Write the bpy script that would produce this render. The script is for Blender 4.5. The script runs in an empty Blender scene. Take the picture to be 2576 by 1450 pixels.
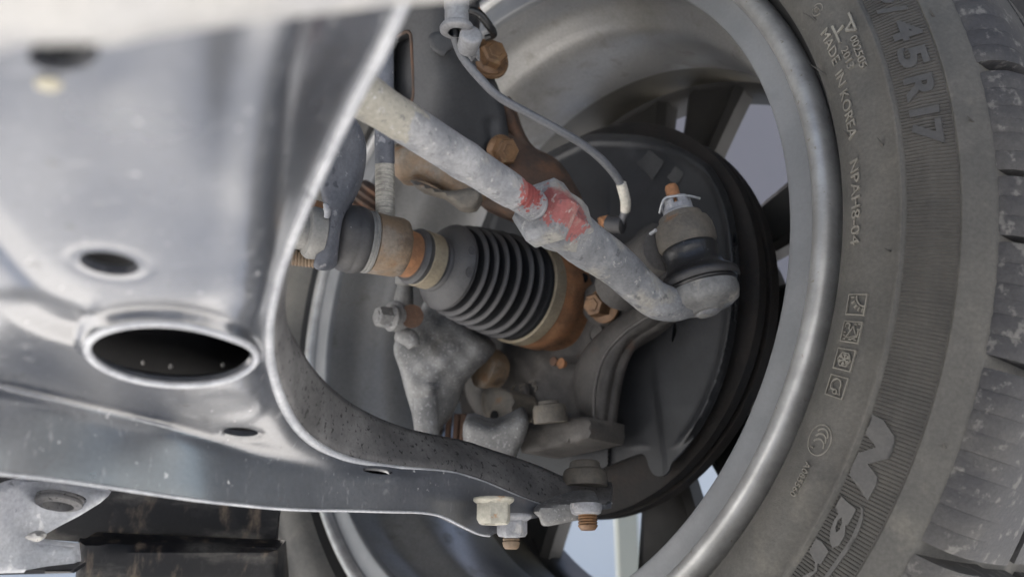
import bpy, bmesh, math, random
import numpy as np
from mathutils import Vector, Matrix, geometry
from math import radians, sin, cos, pi

random.seed(7); rng = np.random.RandomState(7)
scene = bpy.context.scene
COL = scene.collection

# ------------------------------------------------------------------ camera
PITCH = radians(20.3)
CAM = Vector((0, 0, 1.0))
AX = Vector((1, 0, 0)); AU = Vector((0, -sin(PITCH), cos(PITCH))); AF = Vector((0, cos(PITCH), sin(PITCH)))
FPX = 2231.0                                  # focal length in pixels of a 2576 px wide frame
cd = bpy.data.cameras.new('camera'); cam = bpy.data.objects.new('camera', cd); COL.objects.link(cam)
cd.sensor_width = 36; cd.lens = FPX / 2576 * 36
cam.location = CAM; cam.rotation_euler = (radians(90) + PITCH, 0, 0)
cd.clip_start = 0.01; cd.clip_end = 2000
cd.dof.use_dof = True; cd.dof.focus_distance = 0.418; cd.dof.aperture_fstop = 9.0
scene.camera = cam

# ------------------------------------------------------------------ light
SUN_EL, SUN_AZ = radians(50), radians(-40)    # azimuth clockwise from +Y : beyond the wheel, to the left; the added underbody slabs shade the suspension
w = bpy.data.worlds.new('World'); scene.world = w; w.use_nodes = True
nt = w.node_tree; bg = nt.nodes['Background']
sky = nt.nodes.new('ShaderNodeTexSky'); sky.sky_type = 'NISHITA'; sky.sun_disc = False
sky.sun_elevation = SUN_EL; sky.sun_rotation = SUN_AZ; sky.air_density = 1.0; sky.dust_density = 3.0; sky.ozone_density = 1.0
nt.links.new(sky.outputs[0], bg.inputs[0]); bg.inputs[1].default_value = 0.12
sl = bpy.data.lights.new('sun', 'SUN'); sl.energy = 5.0; sl.angle = radians(4); sl.color = (1, .96, .9)
so = bpy.data.objects.new('sun', sl); COL.objects.link(so)
sd = Vector((sin(SUN_AZ) * cos(SUN_EL), cos(SUN_AZ) * cos(SUN_EL), sin(SUN_EL)))
so.rotation_euler = (-sd).to_track_quat('-Z', 'Y').to_euler(); so.location = (0, 0, 6)
scene.view_settings.view_transform = 'Standard'; scene.view_settings.look = 'None'
scene.view_settings.exposure = 2.2; scene.view_settings.gamma = 1
scene.cycles.max_bounces = 8; scene.cycles.use_denoising = True

# ------------------------------------------------------------------ frames
def cv(r, u, f): return AX * r + AU * u + AF * f
def P(x, y, d): return CAM + cv((x - 1288) / FPX * d, (725 - y) / FPX * d, d)
WC = CAM + cv(-0.01073, 0.00352, 0.57255)
_n = (-0.7257669, 0.2389943, -0.64509234); _u = (0.6643444, 0, -0.7474266); _v = (0.17863069, 0.97102097, 0.15877452)
WN, WU, WV = cv(*_n).normalized(), cv(*_u).normalized(), cv(*_v).normalized()
def Wp(r, a, h): return WC + WN * h + (WU * cos(a) + WV * sin(a)) * r
WM = Matrix((( WU.x, WV.x, WN.x, WC.x), (WU.y, WV.y, WN.y, WC.y), (WU.z, WV.z, WN.z, WC.z), (0, 0, 0, 1)))
def pix_to_wheel(x, y, hf):
    o = (P(x, y, 1.0) - CAM); h = 0.01
    for _ in range(8):
        base = WC + WN * h; t = (base - CAM).dot(WN) / o.dot(WN); q = CAM + o * t - base
        r = q.length; h = hf(r)
    return r, math.atan2(q.dot(WV), q.dot(WU)), h

# ------------------------------------------------------------------ materials
def mat(name, c1, c2, scale=60, rough=(.6, .8), metal=0.0, bump=0.0, bscale=None, layers=(), spec=.5, world=False, detail=6, lo=.35, hi=.65, stretch=(1, 1, 1), coat=0, grain=.16, spots=()):
    """two colours mixed by noise, then layers (colour, scale, threshold, softness, amount, stretch) of dust, rust, chips on top"""
    m = bpy.data.materials.new(name); m.use_nodes = True
    N = m.node_tree.nodes; L = m.node_tree.links; b = N['Principled BSDF']
    tc = N.new('ShaderNodeTexCoord'); geo = N.new('ShaderNodeNewGeometry')
    def noise(sc, st=(1, 1, 1), det=detail, rgh=.6):
        mp = N.new('ShaderNodeMapping'); mp.inputs['Scale'].default_value = st
        mp.inputs['Location'].default_value = (random.random() * 9, random.random() * 9, random.random() * 9)
        L.new(geo.outputs['Position'] if world else tc.outputs['Object'], mp.inputs[0])
        t = N.new('ShaderNodeTexNoise'); t.inputs['Scale'].default_value = sc; t.inputs['Detail'].default_value = det
        t.inputs['Roughness'].default_value = rgh
        L.new(mp.outputs[0], t.inputs['Vector']); return t.outputs[0]
    def ramp(s, a, c):
        r = N.new('ShaderNodeMapRange'); r.inputs[1].default_value = a; r.inputs[2].default_value = c; r.interpolation_type = 'SMOOTHSTEP'
        L.new(s, r.inputs[0]); return r.outputs[0]
    def mix(f, A, B):
        x = N.new('ShaderNodeMix'); x.data_type = 'RGBA'; L.new(f, x.inputs[0])
        for v, i in ((A, 6), (B, 7)):
            if isinstance(v, tuple): x.inputs[i].default_value = (*v, 1)
            else: L.new(v, x.inputs[i])
        return x.outputs[2]
    n0 = noise(scale, stretch)
    col = mix(ramp(n0, lo, hi), tuple(c1), tuple(c2))
    rg = N.new('ShaderNodeMapRange'); rg.inputs[3].default_value = rough[0]; rg.inputs[4].default_value = rough[1]
    L.new(n0, rg.inputs[0]); rgh = rg.outputs[0]
    for c, ctr, rad, sc, k in spots:           # paint daubs and stains with a place of their own
        gp = N.new('ShaderNodeNewGeometry'); ds = N.new('ShaderNodeVectorMath'); ds.operation = 'DISTANCE'; ds.inputs[1].default_value = ctr
        L.new(gp.outputs['Position'], ds.inputs[0])
        a1 = N.new('ShaderNodeMapRange'); a1.clamp = False; a1.inputs[1].default_value = 0; a1.inputs[2].default_value = rad; a1.inputs[3].default_value = 1 - k / 2; a1.inputs[4].default_value = -k / 2
        L.new(ds.outputs['Value'], a1.inputs[0])
        a2 = N.new('ShaderNodeMath'); a2.operation = 'MULTIPLY_ADD'; a2.inputs[1].default_value = k; L.new(noise(sc), a2.inputs[0]); L.new(a1.outputs[0], a2.inputs[2])
        col = mix(ramp(a2.outputs[0], .10, .16), col, tuple(c))
    for ly in layers:
        c, sc, th, sf, am = ly[:5]; st = ly[5] if len(ly) > 5 else (1, 1, 1)
        f = ramp(noise(sc, st), th, th + sf)
        mu = N.new('ShaderNodeMath'); mu.operation = 'MULTIPLY'; mu.inputs[1].default_value = am; L.new(f, mu.inputs[0])
        col = mix(mu.outputs[0], col, tuple(c))
        lr = ly[6] if len(ly) > 6 else .85
        x = N.new('ShaderNodeMix'); x.data_type = 'FLOAT'; L.new(mu.outputs[0], x.inputs[0]); L.new(rgh, x.inputs[2]); x.inputs[3].default_value = lr
        rgh = x.outputs[0]
    if grain:
        gr = N.new('ShaderNodeMapRange'); gr.inputs[1].default_value = .3; gr.inputs[2].default_value = .7; gr.inputs[3].default_value = 1 - grain; gr.inputs[4].default_value = 1 + grain
        L.new(noise(620, (1, 1, 1), 3), gr.inputs[0])
        x = N.new('ShaderNodeVectorMath'); x.operation = 'SCALE'; L.new(col, x.inputs[0]); L.new(gr.outputs[0], x.inputs['Scale']); col = x.outputs[0]
    L.new(col, b.inputs['Base Color']); L.new(rgh, b.inputs['Roughness'])
    b.inputs['Metallic'].default_value = metal; b.inputs['Specular IOR Level'].default_value = spec
    if coat: b.inputs['Coat Weight'].default_value = coat; b.inputs['Coat Roughness'].default_value = .15
    if bump:
        bn = N.new('ShaderNodeBump'); bn.inputs['Strength'].default_value = min(1, bump * .8); bn.inputs['Distance'].default_value = .001
        L.new(noise(bscale or scale * 4), bn.inputs['Height']); L.new(bn.outputs[0], b.inputs['Normal'])
    return m

M = {}
M['arm'] = mat('black_stamped_steel', (.038, .043, .054), (.052, .057, .069), 18, (.24, .34), 0, .08, 900, spec=.9,
    layers=[((.15, .155, .17), 34, .52, .25, .22, (1, 1, 1), .45), ((.25, .255, .26), 120, .63, .10, .35), ((.50, .50, .50), 330, .665, .04, .7), ((.36, .365, .38), 160, .60, .12, .30, (1, 4, 1)), ((.015, .016, .019), 210, .63, .06, .5)], grain=.22, coat=.7)
M['arm'].node_tree.nodes['Principled BSDF'].inputs['IOR'].default_value = 1.75
M['armwall'] = mat('speckled_black_steel', (.062, .061, .063), (.105, .103, .104), 60, (.5, .7), 0, .2, 700,
    layers=[((.030, .0295, .030), 30, .52, .2, .6), ((.15, .148, .142), 60, .58, .15, .4, (2.5, 2.5, .5)), ((.010, .010, .011), 420, .585, .05, .9), ((.3, .29, .27), 500, .70, .05, .5)])
M['inside'] = mat('painted_hole_shade', (.004, .004, .005), (.006, .006, .007), 40, (.6, .8), spec=.2)  # black colour stands in for the shade within holes and recesses
M['shaderim'] = mat('shade_painted_barrel', (.085, .078, .064), (.05, .047, .04), 14, (.5, .65), 0, .1, 400, layers=[((.14, .10, .045), 16, .62, .12, .6)])  # brown-dark colour paints in the deep shade at the barrel's outer end
M['panel'] = mat('pale_painted_steel', (.40, .39, .37), (.33, .33, .34), 14, (.35, .5), 0, layers=[((.62, .6, .52), 22, .52, .15, .6)])
M['bracket'] = mat('pale_grey_steel', (.44, .45, .47), (.34, .35, .38), 40, (.4, .6), 0, .15, 500,
    layers=[((.66, .66, .66), 140, .60, .06, .7), ((.12, .12, .13), 200, .66, .05, .6)])
M['tray'] = mat('black_plastic', (.004, .0045, .006), (.007, .007, .009), 30, (.4, .55), 0, .1, 300, spec=.35,
    layers=[((.17, .135, .10), 62, .57, .10, .75, (1, 1, .3)), ((.16, .15, .135), 26, .57, .10, .7, (1, 1, .5))])
M['traymud'] = mat('muddy_black_plastic', (.004, .0045, .006), (.008, .008, .010), 30, (.5, .7), 0, .1, 300, spec=.3,
    layers=[((.13, .125, .115), 24, .50, .2, .6, (.6, .6, 1.6)), ((.15, .118, .088), 80, .50, .2, .7, (1, 1, .22)), ((.02, .02, .022), 160, .55, .1, .6, (1, 1, .3))])
M['rod'] = mat('dusty_grey_steel', (.25, .252, .26), (.15, .155, .168), 70, (.6, .8), 0, .35, 500,
    layers=[((.30, .285, .25), 55, .57, .15, .55), ((.070, .072, .080), 260, .575, .10, .6), ((.10, .103, .112), 70, .58, .15, .5), ((.36, .355, .34), 260, .60, .06, .6), ((.45, .45, .43), 330, .68, .05, .7)], spots=[((.25, .060, .055), P(1338, 482, .379), .0085, 380, 2.2), ((.25, .238, .205), P(915, 250, .308), .028, 90, 1.3)])
RED = [((.22, .068, .064), P(1402, 520, .390), .0105, 330, 1.6), ((.22, .074, .070), P(1432, 552, .397), .0095, 420, 2.2)]
M['tieend'] = mat('dusty_cast_steel', (.20, .205, .215), (.12, .124, .133), 60, (.6, .8), 0, .4, 420,
    layers=[((.28, .265, .23), 45, .54, .12, .6), ((.055, .057, .065), 220, .575, .10, .65), ((.34, .335, .32), 240, .61, .06, .6), ((.45, .44, .39), 300, .68, .05, .7)], spots=RED)
M['socket'] = mat('grey_cast_socket', (.17, .172, .172), (.105, .105, .105), 70, (.5, .7), 0, .3, 420,
    layers=[((.36, .34, .30), 60, .54, .12, .6), ((.2, .09, .03), 130, .67, .06, .6), ((.06, .06, .065), 70, .62, .1, .6)])
M['rust'] = mat('orange_rust', (.27, .125, .056), (.17, .085, .043), 90, (.7, .9), 0, .5, 700,
    layers=[((.32, .17, .085), 60, .54, .14, .6), ((.07, .04, .026), 200, .63, .08, .6)])
M['rustdark'] = mat('brown_rust', (.085, .047, .03), (.05, .034, .026), 70, (.7, .9), 0, .5, 500,
    layers=[((.125, .062, .034), 50, .54, .12, .7), ((.03, .026, .024), 150, .6, .1, .6)])
M['rusttan'] = mat('tan_rusted_housing', (.17, .115, .07), (.115, .085, .058), 60, (.55, .75), 0, .3, 500,
    layers=[((.18, .165, .145), 45, .52, .15, .65), ((.15, .07, .03), 90, .58, .1, .55), ((.06, .042, .03), 55, .62, .12, .7)])
M['rubber'] = mat('black_rubber', (.030, .030, .032), (.042, .041, .042), 60, (.5, .65), 0, .1, 500,
    layers=[((.11, .108, .10), 60, .56, .2, .35), ((.4, .4, .38), 520, .72, .04, .7)])
M['bootrubber'] = mat('ribbed_boot_rubber', (.036, .036, .039), (.050, .0495, .051), 50, (.5, .65), 0, .08, 500, grain=.12,
    layers=[((.075, .073, .07), 30, .5, .25, .30)])
M['pleatrubber'] = mat('black_pleat_rubber', (.006, .0064, .008), (.009, .0094, .011), 40, (.6, .75), 0, .05, 500, grain=.1, spec=.25)  # near-black pleats, darker than the cone and crests
M['glossrubber'] = mat('greasy_black_rubber', (.014, .014, .015), (.02, .02, .021), 60, (.25, .4), 0, .3, 500,
    layers=[((.33, .33, .32), 600, .66, .05, .6)])
M['clamp'] = mat('tan_steel_band', (.25, .215, .155), (.19, .16, .115), 60, (.45, .6), .1, .1, 500, layers=[((.22, .15, .08), 120, .62, .1, .6)])
M['greyband'] = mat('grey_band', (.17, .167, .158), (.125, .125, .12), 60, (.5, .6), 0)
M['linkrod'] = mat('zinc_knurled_rod', (.33, .315, .275), (.18, .17, .15), 160, (.45, .6), .1, .5, 900, stretch=(.6, .6, 5))
M['stabbar'] = mat('dark_blue_grey_bar', (.055, .060, .074), (.085, .09, .106), 60, (.45, .65), 0, .25, 400,
    layers=[((.30, .30, .31), 170, .6, .08, .5), ((.03, .032, .04), 120, .62, .06, .7), ((.6, .58, .54), 260, .7, .05, .8)])
M['strut'] = mat('dark_painted_strut', (.026, .027, .030), (.040, .041, .044), 26, (.5, .7), 0, .15, 400,
    layers=[((.085, .064, .046), 30, .60, .14, .5), ((.068, .068, .072), 18, .52, .25, .5)])
M['knuckle'] = mat('dark_cast_iron', (.066, .061, .057), (.043, .040, .038), 50, (.6, .8), 0, .5, 420,
    layers=[((.12, .112, .103), 45, .56, .15, .5), ((.085, .045, .026), 60, .63, .1, .5)])
M['ironrust'] = mat('grey_brown_iron', (.115, .10, .08), (.072, .066, .058), 60, (.6, .8), 0, .4, 420,
    layers=[((.15, .068, .026), 70, .60, .1, .6), ((.15, .143, .13), 50, .55, .12, .5)])
M['alu'] = mat('corroded_cast_aluminium', (.19, .19, .187), (.12, .12, .12), 60, (.55, .75), .1, .6, 350,
    layers=[((.34, .34, .35), 520, .57, .06, .6), ((.08, .078, .075), 50, .58, .14, .6)])
M['shield'] = mat('dark_dust_shield', (.015, .016, .018), (.025, .026, .029), 22, (.40, .55), 0, .1, 400,
    layers=[((.075, .077, .082), 20, .56, .2, .35), ((.16, .16, .16), 330, .70, .05, .4)])
M['disc'] = mat('shaded_rusty_disc', (.008, .007, .0066), (.015, .0115, .010), 60, (.75, .9), 0, .8, 420, layers=[((.030, .020, .015), 90, .6, .1, .5)])  # rust, with the shadow below the shield put into a near-black base
M['barrel'] = mat('grey_alloy_barrel', (.20, .20, .20), (.27, .265, .255), 9, (.30, .42), .25, .06, 500,
    layers=[((.10, .088, .066), 55, .57, .14, .35), ((.14, .125, .095), 10, .52, .2, .5), ((.4, .4, .39), 400, .73, .04, .5)])
M['flange'] = mat('satin_alloy_flange', (.150, .156, .162), (.175, .18, .186), 40, (.48, .58), .1, 0, 700, grain=.05,
    layers=[((.7, .7, .7), 450, .74, .03, .7)])
M['lip'] = mat('polished_alloy_lip', (.36, .36, .355), (.26, .26, .255), 60, (.34, .48), .45, 0, 500, grain=.03,
    layers=[((.2, .17, .13), 240, .64, .05, .6)])
M['spoke'] = mat('shade_dark_alloy', (.020, .0185, .017), (.013, .0125, .012), 30, (.5, .7), 0)  # near-black base carries the deep shade of the wheel's interior
M['tyre'] = mat('dusty_tyre_rubber', (.062, .060, .055), (.086, .082, .074), 26, (.65, .8), 0, .25, 900,
    layers=[((.043, .043, .042), 20, .52, .2, .8), ((.13, .122, .105), 50, .56, .15, .5), ((.15, .14, .12), 9, .56, .2, .35), ((.42, .4, .36), 380, .73, .04, .6)])
M['tyredark'] = mat('reflection_dark_bead', (.010, .010, .010), (.017, .0165, .016), 40, (.5, .65), 0)  # near-black ring paints the dark reflection at the lip's outer edge
M['bandrubber'] = mat('serrated_tyre_rubber', (.036, .034, .031), (.056, .052, .046), 40, (.7, .85), 0, .2, 900, layers=[((.3, .285, .25), 420, .72, .04, .6)])
M['letter'] = mat('raised_tyre_rubber', (.060, .058, .055), (.047, .046, .045), 60, (.5, .65), 0, .15, 700)
M['rib'] = mat('dusty_lit_rib', (.19, .18, .155), (.145, .137, .12), 60, (.7, .85), 0)  # dust tone, made paler to paint in light on the raised marks
M['tread'] = mat('scuffed_tread_rubber', (.030, .0298, .033), (.055, .053, .052), 26, (.65, .85), 0, .5, 600, world=True,
    layers=[((.16, .155, .145), 170, .56, .10, .6), ((.11, .105, .095), 30, .56, .16, .5), ((.020, .020, .026), 36, .58, .15, .6)])
M['wire'] = mat('grey_cable_sheath', (.085, .088, .095), (.11, .112, .12), 60, (.45, .55), 0)
M['sleeve'] = mat('white_tape', (.50, .47, .41), (.42, .40, .35), 120, (.7, .8), 0)
M['plastic'] = mat('translucent_grey_plastic', (.21, .21, .215), (.16, .16, .165), 60, (.4, .55), 0)
M['zinc'] = mat('zinc_bolt', (.36, .345, .29), (.27, .26, .22), 90, (.45, .6), .15, .2, 500, layers=[((.32, .15, .05), 130, .62, .08, .7)])
M['galv'] = mat('weathered_nut', (.27, .275, .29), (.18, .185, .20), 90, (.5, .7), .1, .5, 420, layers=[((.38, .37, .35), 150, .56, .1, .6)])
M['goldrust'] = mat('bronze_rusted_bolt', (.19, .105, .05), (.12, .068, .036), 60, (.4, .6), .2, .3, 500, layers=[((.27, .23, .13), 60, .58, .12, .6), ((.05, .032, .022), 160, .56, .1, .7)])
M['steel'] = mat('bright_pin_steel', (.40, .41, .42), (.3, .31, .32), 90, (.35, .5), .4)
M['ground'] = mat('pale_concrete', (.55, .54, .52), (.47, .46, .45), 3, (.8, .9), 0, layers=[((.28, .28, .27), .8, .55, .2, .5)])
M['wall'] = mat('pale_blue_wall', (.34, .345, .345), (.33, .335, .335), 1, (.8, .9))
M['canopy'] = mat('violet_grey_cladding', (.095, .088, .094), (.09, .084, .09), 1, (.8, .9))
M['post'] = mat('olive_grey_paint', (.13, .135, .115), (.12, .125, .105), 4, (.6, .7))

# ------------------------------------------------------------------ object helpers
def tag(o, label=None, cat=None, group=None, kind=None):
    if label: o['label'] = label
    if cat: o['category'] = cat
    if group: o['group'] = group
    if kind: o['kind'] = kind
    return o
def thing(name, loc, label, cat, group=None, matrix=None):
    o = bpy.data.objects.new(name, None); COL.objects.link(o); o.empty_display_size = .01
    o.matrix_world = matrix if matrix else Matrix.Translation(loc)
    return tag(o, label, cat, group)
XF = {}                                       # world matrix of every thing or part built so far
def part(name, geo, m, parent=None, smooth=35, local=False, kind=None, bev=0):
    """one mesh object; geo = (verts in world space, faces) or in the parent's space when local"""
    V, F = geo
    pm = XF.get(parent.name, parent.matrix_world.copy()) if parent else Matrix()
    V = [Vector(v) for v in V]
    if parent and not local:
        iv = pm.inverted(); V = [iv @ v for v in V]
    off = Vector((0, 0, 0))
    if not local:
        for v in V: off += v
        off /= max(1, len(V))
        V = [v - off for v in V]
    me = bpy.data.meshes.new(name); me.from_pydata([tuple(v) for v in V], [], F); me.update()
    bm = bmesh.new(); bm.from_mesh(me); bmesh.ops.recalc_face_normals(bm, faces=bm.faces)
    bm.to_mesh(me); bm.free()
    me.materials.append(m)
    if smooth:
        me.shade_smooth(); me.set_sharp_from_angle(angle=radians(smooth))
    o = bpy.data.objects.new(name, me); COL.objects.link(o); o.location = off
    if parent: o.parent = parent
    XF[o.name] = pm @ Matrix.Translation(off)
    if kind: o['kind'] = kind
    if bev:
        b = o.modifiers.new('bevel', 'BEVEL'); b.width = bev; b.segments = 2; b.limit_method = 'ANGLE'; b.angle_limit = radians(40)
    return o
def join(*gs):
    V, F = [], []
    for v, f in gs:
        k = len(V); V += list(v); F += [tuple(i + k for i in q) for q in f]
    return V, F
def frame(a, hint=None):
    a = a.normalized(); h = hint or (AF if abs(a.dot(AF)) < .9 else AX)
    x = (h - a * h.dot(a)).normalized(); return x, a.cross(x), a
def lathe(p0, axis, prof, n=40, rot=0.0, cap=True, sq=1.0, hint=None):
    """prof = [(distance along axis, radius)...]"""
    x, y, a = frame(axis, hint); V, F = [], []
    for t, r in prof:
        for k in range(n):
            g = rot + 2 * pi * k / n; V.append(p0 + a * t + x * (r * cos(g)) + y * (r * sin(g) * sq))
    m = len(prof)
    for i in range(m - 1):
        for k in range(n):
            F.append((i * n + k, i * n + (k + 1) % n, (i + 1) * n + (k + 1) % n, (i + 1) * n + k))
    if cap: F.append(tuple(range(n))); F.append(tuple((m - 1) * n + k for k in range(n)))
    return V, F
def catmull(pts, sub, closed=False):
    pts = [np.array(p, float) for p in pts]; n = len(pts); out = []
    for i in range(n if closed else n - 1):
        if closed: a, b, c, d = pts[(i - 1) % n], pts[i], pts[(i + 1) % n], pts[(i + 2) % n]
        else: a, b, c, d = pts[max(i - 1, 0)], pts[i], pts[i + 1], pts[min(i + 2, n - 1)]
        for k in range(sub):
            t = k / sub
            out.append(.5 * (2 * b + (c - a) * t + (2 * a - 5 * b + 4 * c - d) * t * t + (3 * b - a - 3 * c + d) * t ** 3))
    if not closed: out.append(pts[-1])
    return out
def tube(pts, radii, n=20, sub=6, sq=1.0, hint=None, cap=True, bumps=0.0):
    """tube through 3-D points, a radius per point, sq flattens the second axis"""
    if not hasattr(radii, '__len__'): radii = [radii] * len(pts)
    q = [(*p, r) for p, r in zip(pts, radii)]
    q = catmull(q, sub) if sub > 1 else [np.array(a) for a in q]
    C = [Vector(a[:3]) for a in q]; R = [a[3] for a in q]; m = len(C); V, F = [], []
    x = None
    for i in range(m):
        t = (C[min(i + 1, m - 1)] - C[max(i - 1, 0)]).normalized()
        if x is None: x = frame(t, hint)[0]
        else: x = (x - t * x.dot(t)).normalized()
        y = t.cross(x)
        for k in range(n):
            g = 2 * pi * k / n; rr = R[i] * (1 + (bumps * (rng.rand() - .5) if bumps else 0))
            V.append(C[i] + x * (rr * cos(g)) + y * (rr * sq * sin(g)))
    for i in range(m - 1):
        for k in range(n): F.append((i * n + k, i * n + (k + 1) % n, (i + 1) * n + (k + 1) % n, (i + 1) * n + k))
    if cap: F.append(tuple(range(n))); F.append(tuple((m - 1) * n + k for k in range(n)))
    return V, F
def hexbolt(p0, axis, rh, th, rf=None, tf=.0015, n=6, rot=.3, dish=False, hint=None):
    """flange (optional) and chamfered hexagon, growing along axis from p0"""
    g = []
    t0 = 0
    if rf:
        g.append(lathe(p0, axis, [(0, rf * .98), (tf * .5, rf), (tf, rf * .97), (tf * 2, rh * .9)], 36, hint=hint)); t0 = tf * .9
    hx = [(t0, rh), (t0 + th * .82, rh), (t0 + th, rh * .86)]
    if not dish: hx += [(t0 + th, rh * .55), (t0 + th * 1.06, rh * .5), (t0 + th * 1.06, rh * .2)]
    if dish: hx += [(t0 + th, rh * .6), (t0 + th * .9, rh * .5)]
    g.append(lathe(p0, axis, hx, n, rot, hint=hint)); return join(*g)
def thread(p0, axis, r, length, pitch=.0013, tip=True, root=.87):
    k = max(2, int(length / pitch)); pr = []
    for i in range(k):
        pr += [(i * pitch, r * root), (i * pitch + pitch * .45, r), (i * pitch + pitch * .6, r)]
    pr += [(length, r * .9)]
    if tip: pr += [(length + .0012, r * .7)]
    return lathe(p0, axis, pr, 28)
def inpoly(X, Y, poly):
    poly = np.asarray(poly); c = np.zeros(X.shape, bool); n = len(poly)
    for i in range(n):
        x1, y1 = poly[i]; x2, y2 = poly[(i + 1) % n]
        if y1 == y2: continue
        c ^= ((y1 > Y) != (y2 > Y)) & (X < (x2 - x1) * (Y - y1) / (y2 - y1) + x1)
    return c
def edgedist(X, Y, poly):
    poly = np.asarray(poly, float); d = np.full(X.shape, 1e9); n = len(poly)
    for i in range(n):
        a = poly[i]; b = poly[(i + 1) % n]; e = b - a; L = (e * e).sum()
        if L == 0: continue
        t = np.clip(((X - a[0]) * e[0] + (Y - a[1]) * e[1]) / L, 0, 1)
        d = np.minimum(d, np.hypot(X - a[0] - t * e[0], Y - a[1] - t * e[1]))
    return d
def resample(poly, step):
    poly = np.asarray(poly, float); out = []
    for i in range(len(poly)):
        a, b = poly[i], poly[(i + 1) % len(poly)]; k = max(1, int(np.hypot(*(b - a)) / step))
        for j in range(k): out.append(a + (b - a) * j / k)
    return np.array(out)
def mesh2d(outline, holes=(), step=12, extra=(), excl=()):
    """triangles of a flat region : returns xy, tris, loops (index lists of the outline and each hole)"""
    loops = []; pts = []; edges = []
    for lp in (outline, *holes):
        k = len(pts); n = len(lp); pts += [tuple(p) for p in lp]; edges += [(k + i, k + (i + 1) % n) for i in range(n)]
        loops.append(list(range(k, k + n)))
    o = np.array(outline); x0, y0 = o.min(0); x1, y1 = o.max(0)
    gx, gy = np.meshgrid(np.arange(x0 + step / 2, x1, step), np.arange(y0 + step / 2, y1, step))
    gx = gx + (np.arange(gx.shape[0])[:, None] % 2) * step * .5; gx = gx.ravel(); gy = gy.ravel()
    for ex in excl:
        kk = ~inpoly(gx, gy, ex); gx, gy = gx[kk], gy[kk]
    if len(extra): gx = np.concatenate([gx, np.array(extra)[:, 0]]); gy = np.concatenate([gy, np.array(extra)[:, 1]])
    ok = inpoly(gx, gy, outline) & (edgedist(gx, gy, outline) > step * .35)
    for hl in holes: ok &= ~inpoly(gx, gy, hl) & (edgedist(gx, gy, hl) > step * .25)
    pts += list(zip(gx[ok], gy[ok]))
    vc, ve, vf, ov, oe, of = geometry.delaunay_2d_cdt([Vector((float(a), float(b))) for a, b in pts], edges, [], 0, 1e-4)
    xy = np.array([(v.x, v.y) for v in vc]); T = np.array([f for f in vf if len(f) == 3])
    inv = {}
    for i, src in enumerate(ov):
        for s in src: inv[s] = i
    cx = xy[T].mean(1); keep = inpoly(cx[:, 0], cx[:, 1], outline)
    for hl in holes: keep &= ~inpoly(cx[:, 0], cx[:, 1], hl)
    return xy, [tuple(t) for t in T[keep]], [[inv[i] for i in lp] for lp in loops]
def plate(outline, depth, thick, rnd=0, smooth=4, step=14, holes=(), bulge=None, tdir=None, rm=None):
    """cast or stamped piece with the outline seen here : front at depth(x, y), rounded over rnd px, thick metres deep"""
    ol = np.array(catmull(outline, smooth, True)) if smooth > 1 else np.asarray(outline, float)
    ol = resample(ol, step)
    hs = [resample(np.array(catmull(h, smooth, True)) if smooth > 1 else np.asarray(h, float), step) for h in holes]
    xy, T, loops = mesh2d(ol, hs, step)
    X, Y = xy[:, 0], xy[:, 1]
    D = depth(X, Y) if callable(depth) else np.full(len(X), float(depth))
    if rnd:
        s = np.clip(edgedist(X, Y, ol) / rnd, 0, 1); D = D + (rm or rnd * .45 / FPX) * (1 - np.sqrt(np.clip(1 - (1 - s) ** 2, 0, 1)))
    if bulge is not None: D = D - bulge(X, Y)
    A = [P(x, y, d) for x, y, d in zip(X, Y, D)]
    td = (tdir or AF).normalized() * thick
    n = len(A); V = A + [a + td for a in A]; F = list(T) + [tuple(i + n for i in t[::-1]) for t in T]
    for lp in loops:
        for i in range(len(lp)):
            a, b = lp[i], lp[(i + 1) % len(lp)]; F.append((a, b, b + n, a + n))
    return V, F
def gauss(cx, cy, sx, sy, amp):
    return lambda X, Y: amp * np.exp(-((X - cx) / sx) ** 2 - ((Y - cy) / sy) ** 2)
def tps(ctrl, lam=0.0):
    C = np.array(ctrl, float); p = C[:, :2] / 500.0
    def U(r): return np.where(r > 0, r * r * np.log(np.maximum(r, 1e-12)), 0)
    n = len(C); K = U(np.linalg.norm(p[:, None] - p[None], axis=2)) + lam * np.eye(n)
    Q = np.hstack([np.ones((n, 1)), p]); A = np.block([[K, Q], [Q.T, np.zeros((3, 3))]])
    s = np.linalg.solve(A, np.concatenate([C[:, 2], np.zeros(3)]))
    def fn(X, Y):
        q = np.stack([np.asarray(X, float), np.asarray(Y, float)], -1) / 500.0
        out = np.empty(len(q))
        for i in range(0, len(q), 4000):
            c = q[i:i + 4000]; out[i:i + 4000] = U(np.linalg.norm(c[:, None] - p[None], axis=2)) @ s[:n] + s[n] + c @ s[n + 1:]
        return out
    return fn
def boxw(cx, cy, cz, sx, sy, sz):
    V = [(cx + a * sx / 2, cy + b * sy / 2, cz + c * sz / 2) for a in (-1, 1) for b in (-1, 1) for c in (-1, 1)]
    return V, [(0, 1, 3, 2), (4, 6, 7, 5), (0, 4, 5, 1), (2, 3, 7, 6), (0, 2, 6, 4), (1, 5, 7, 3)]
UP = Vector((0, 0, 1))

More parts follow.
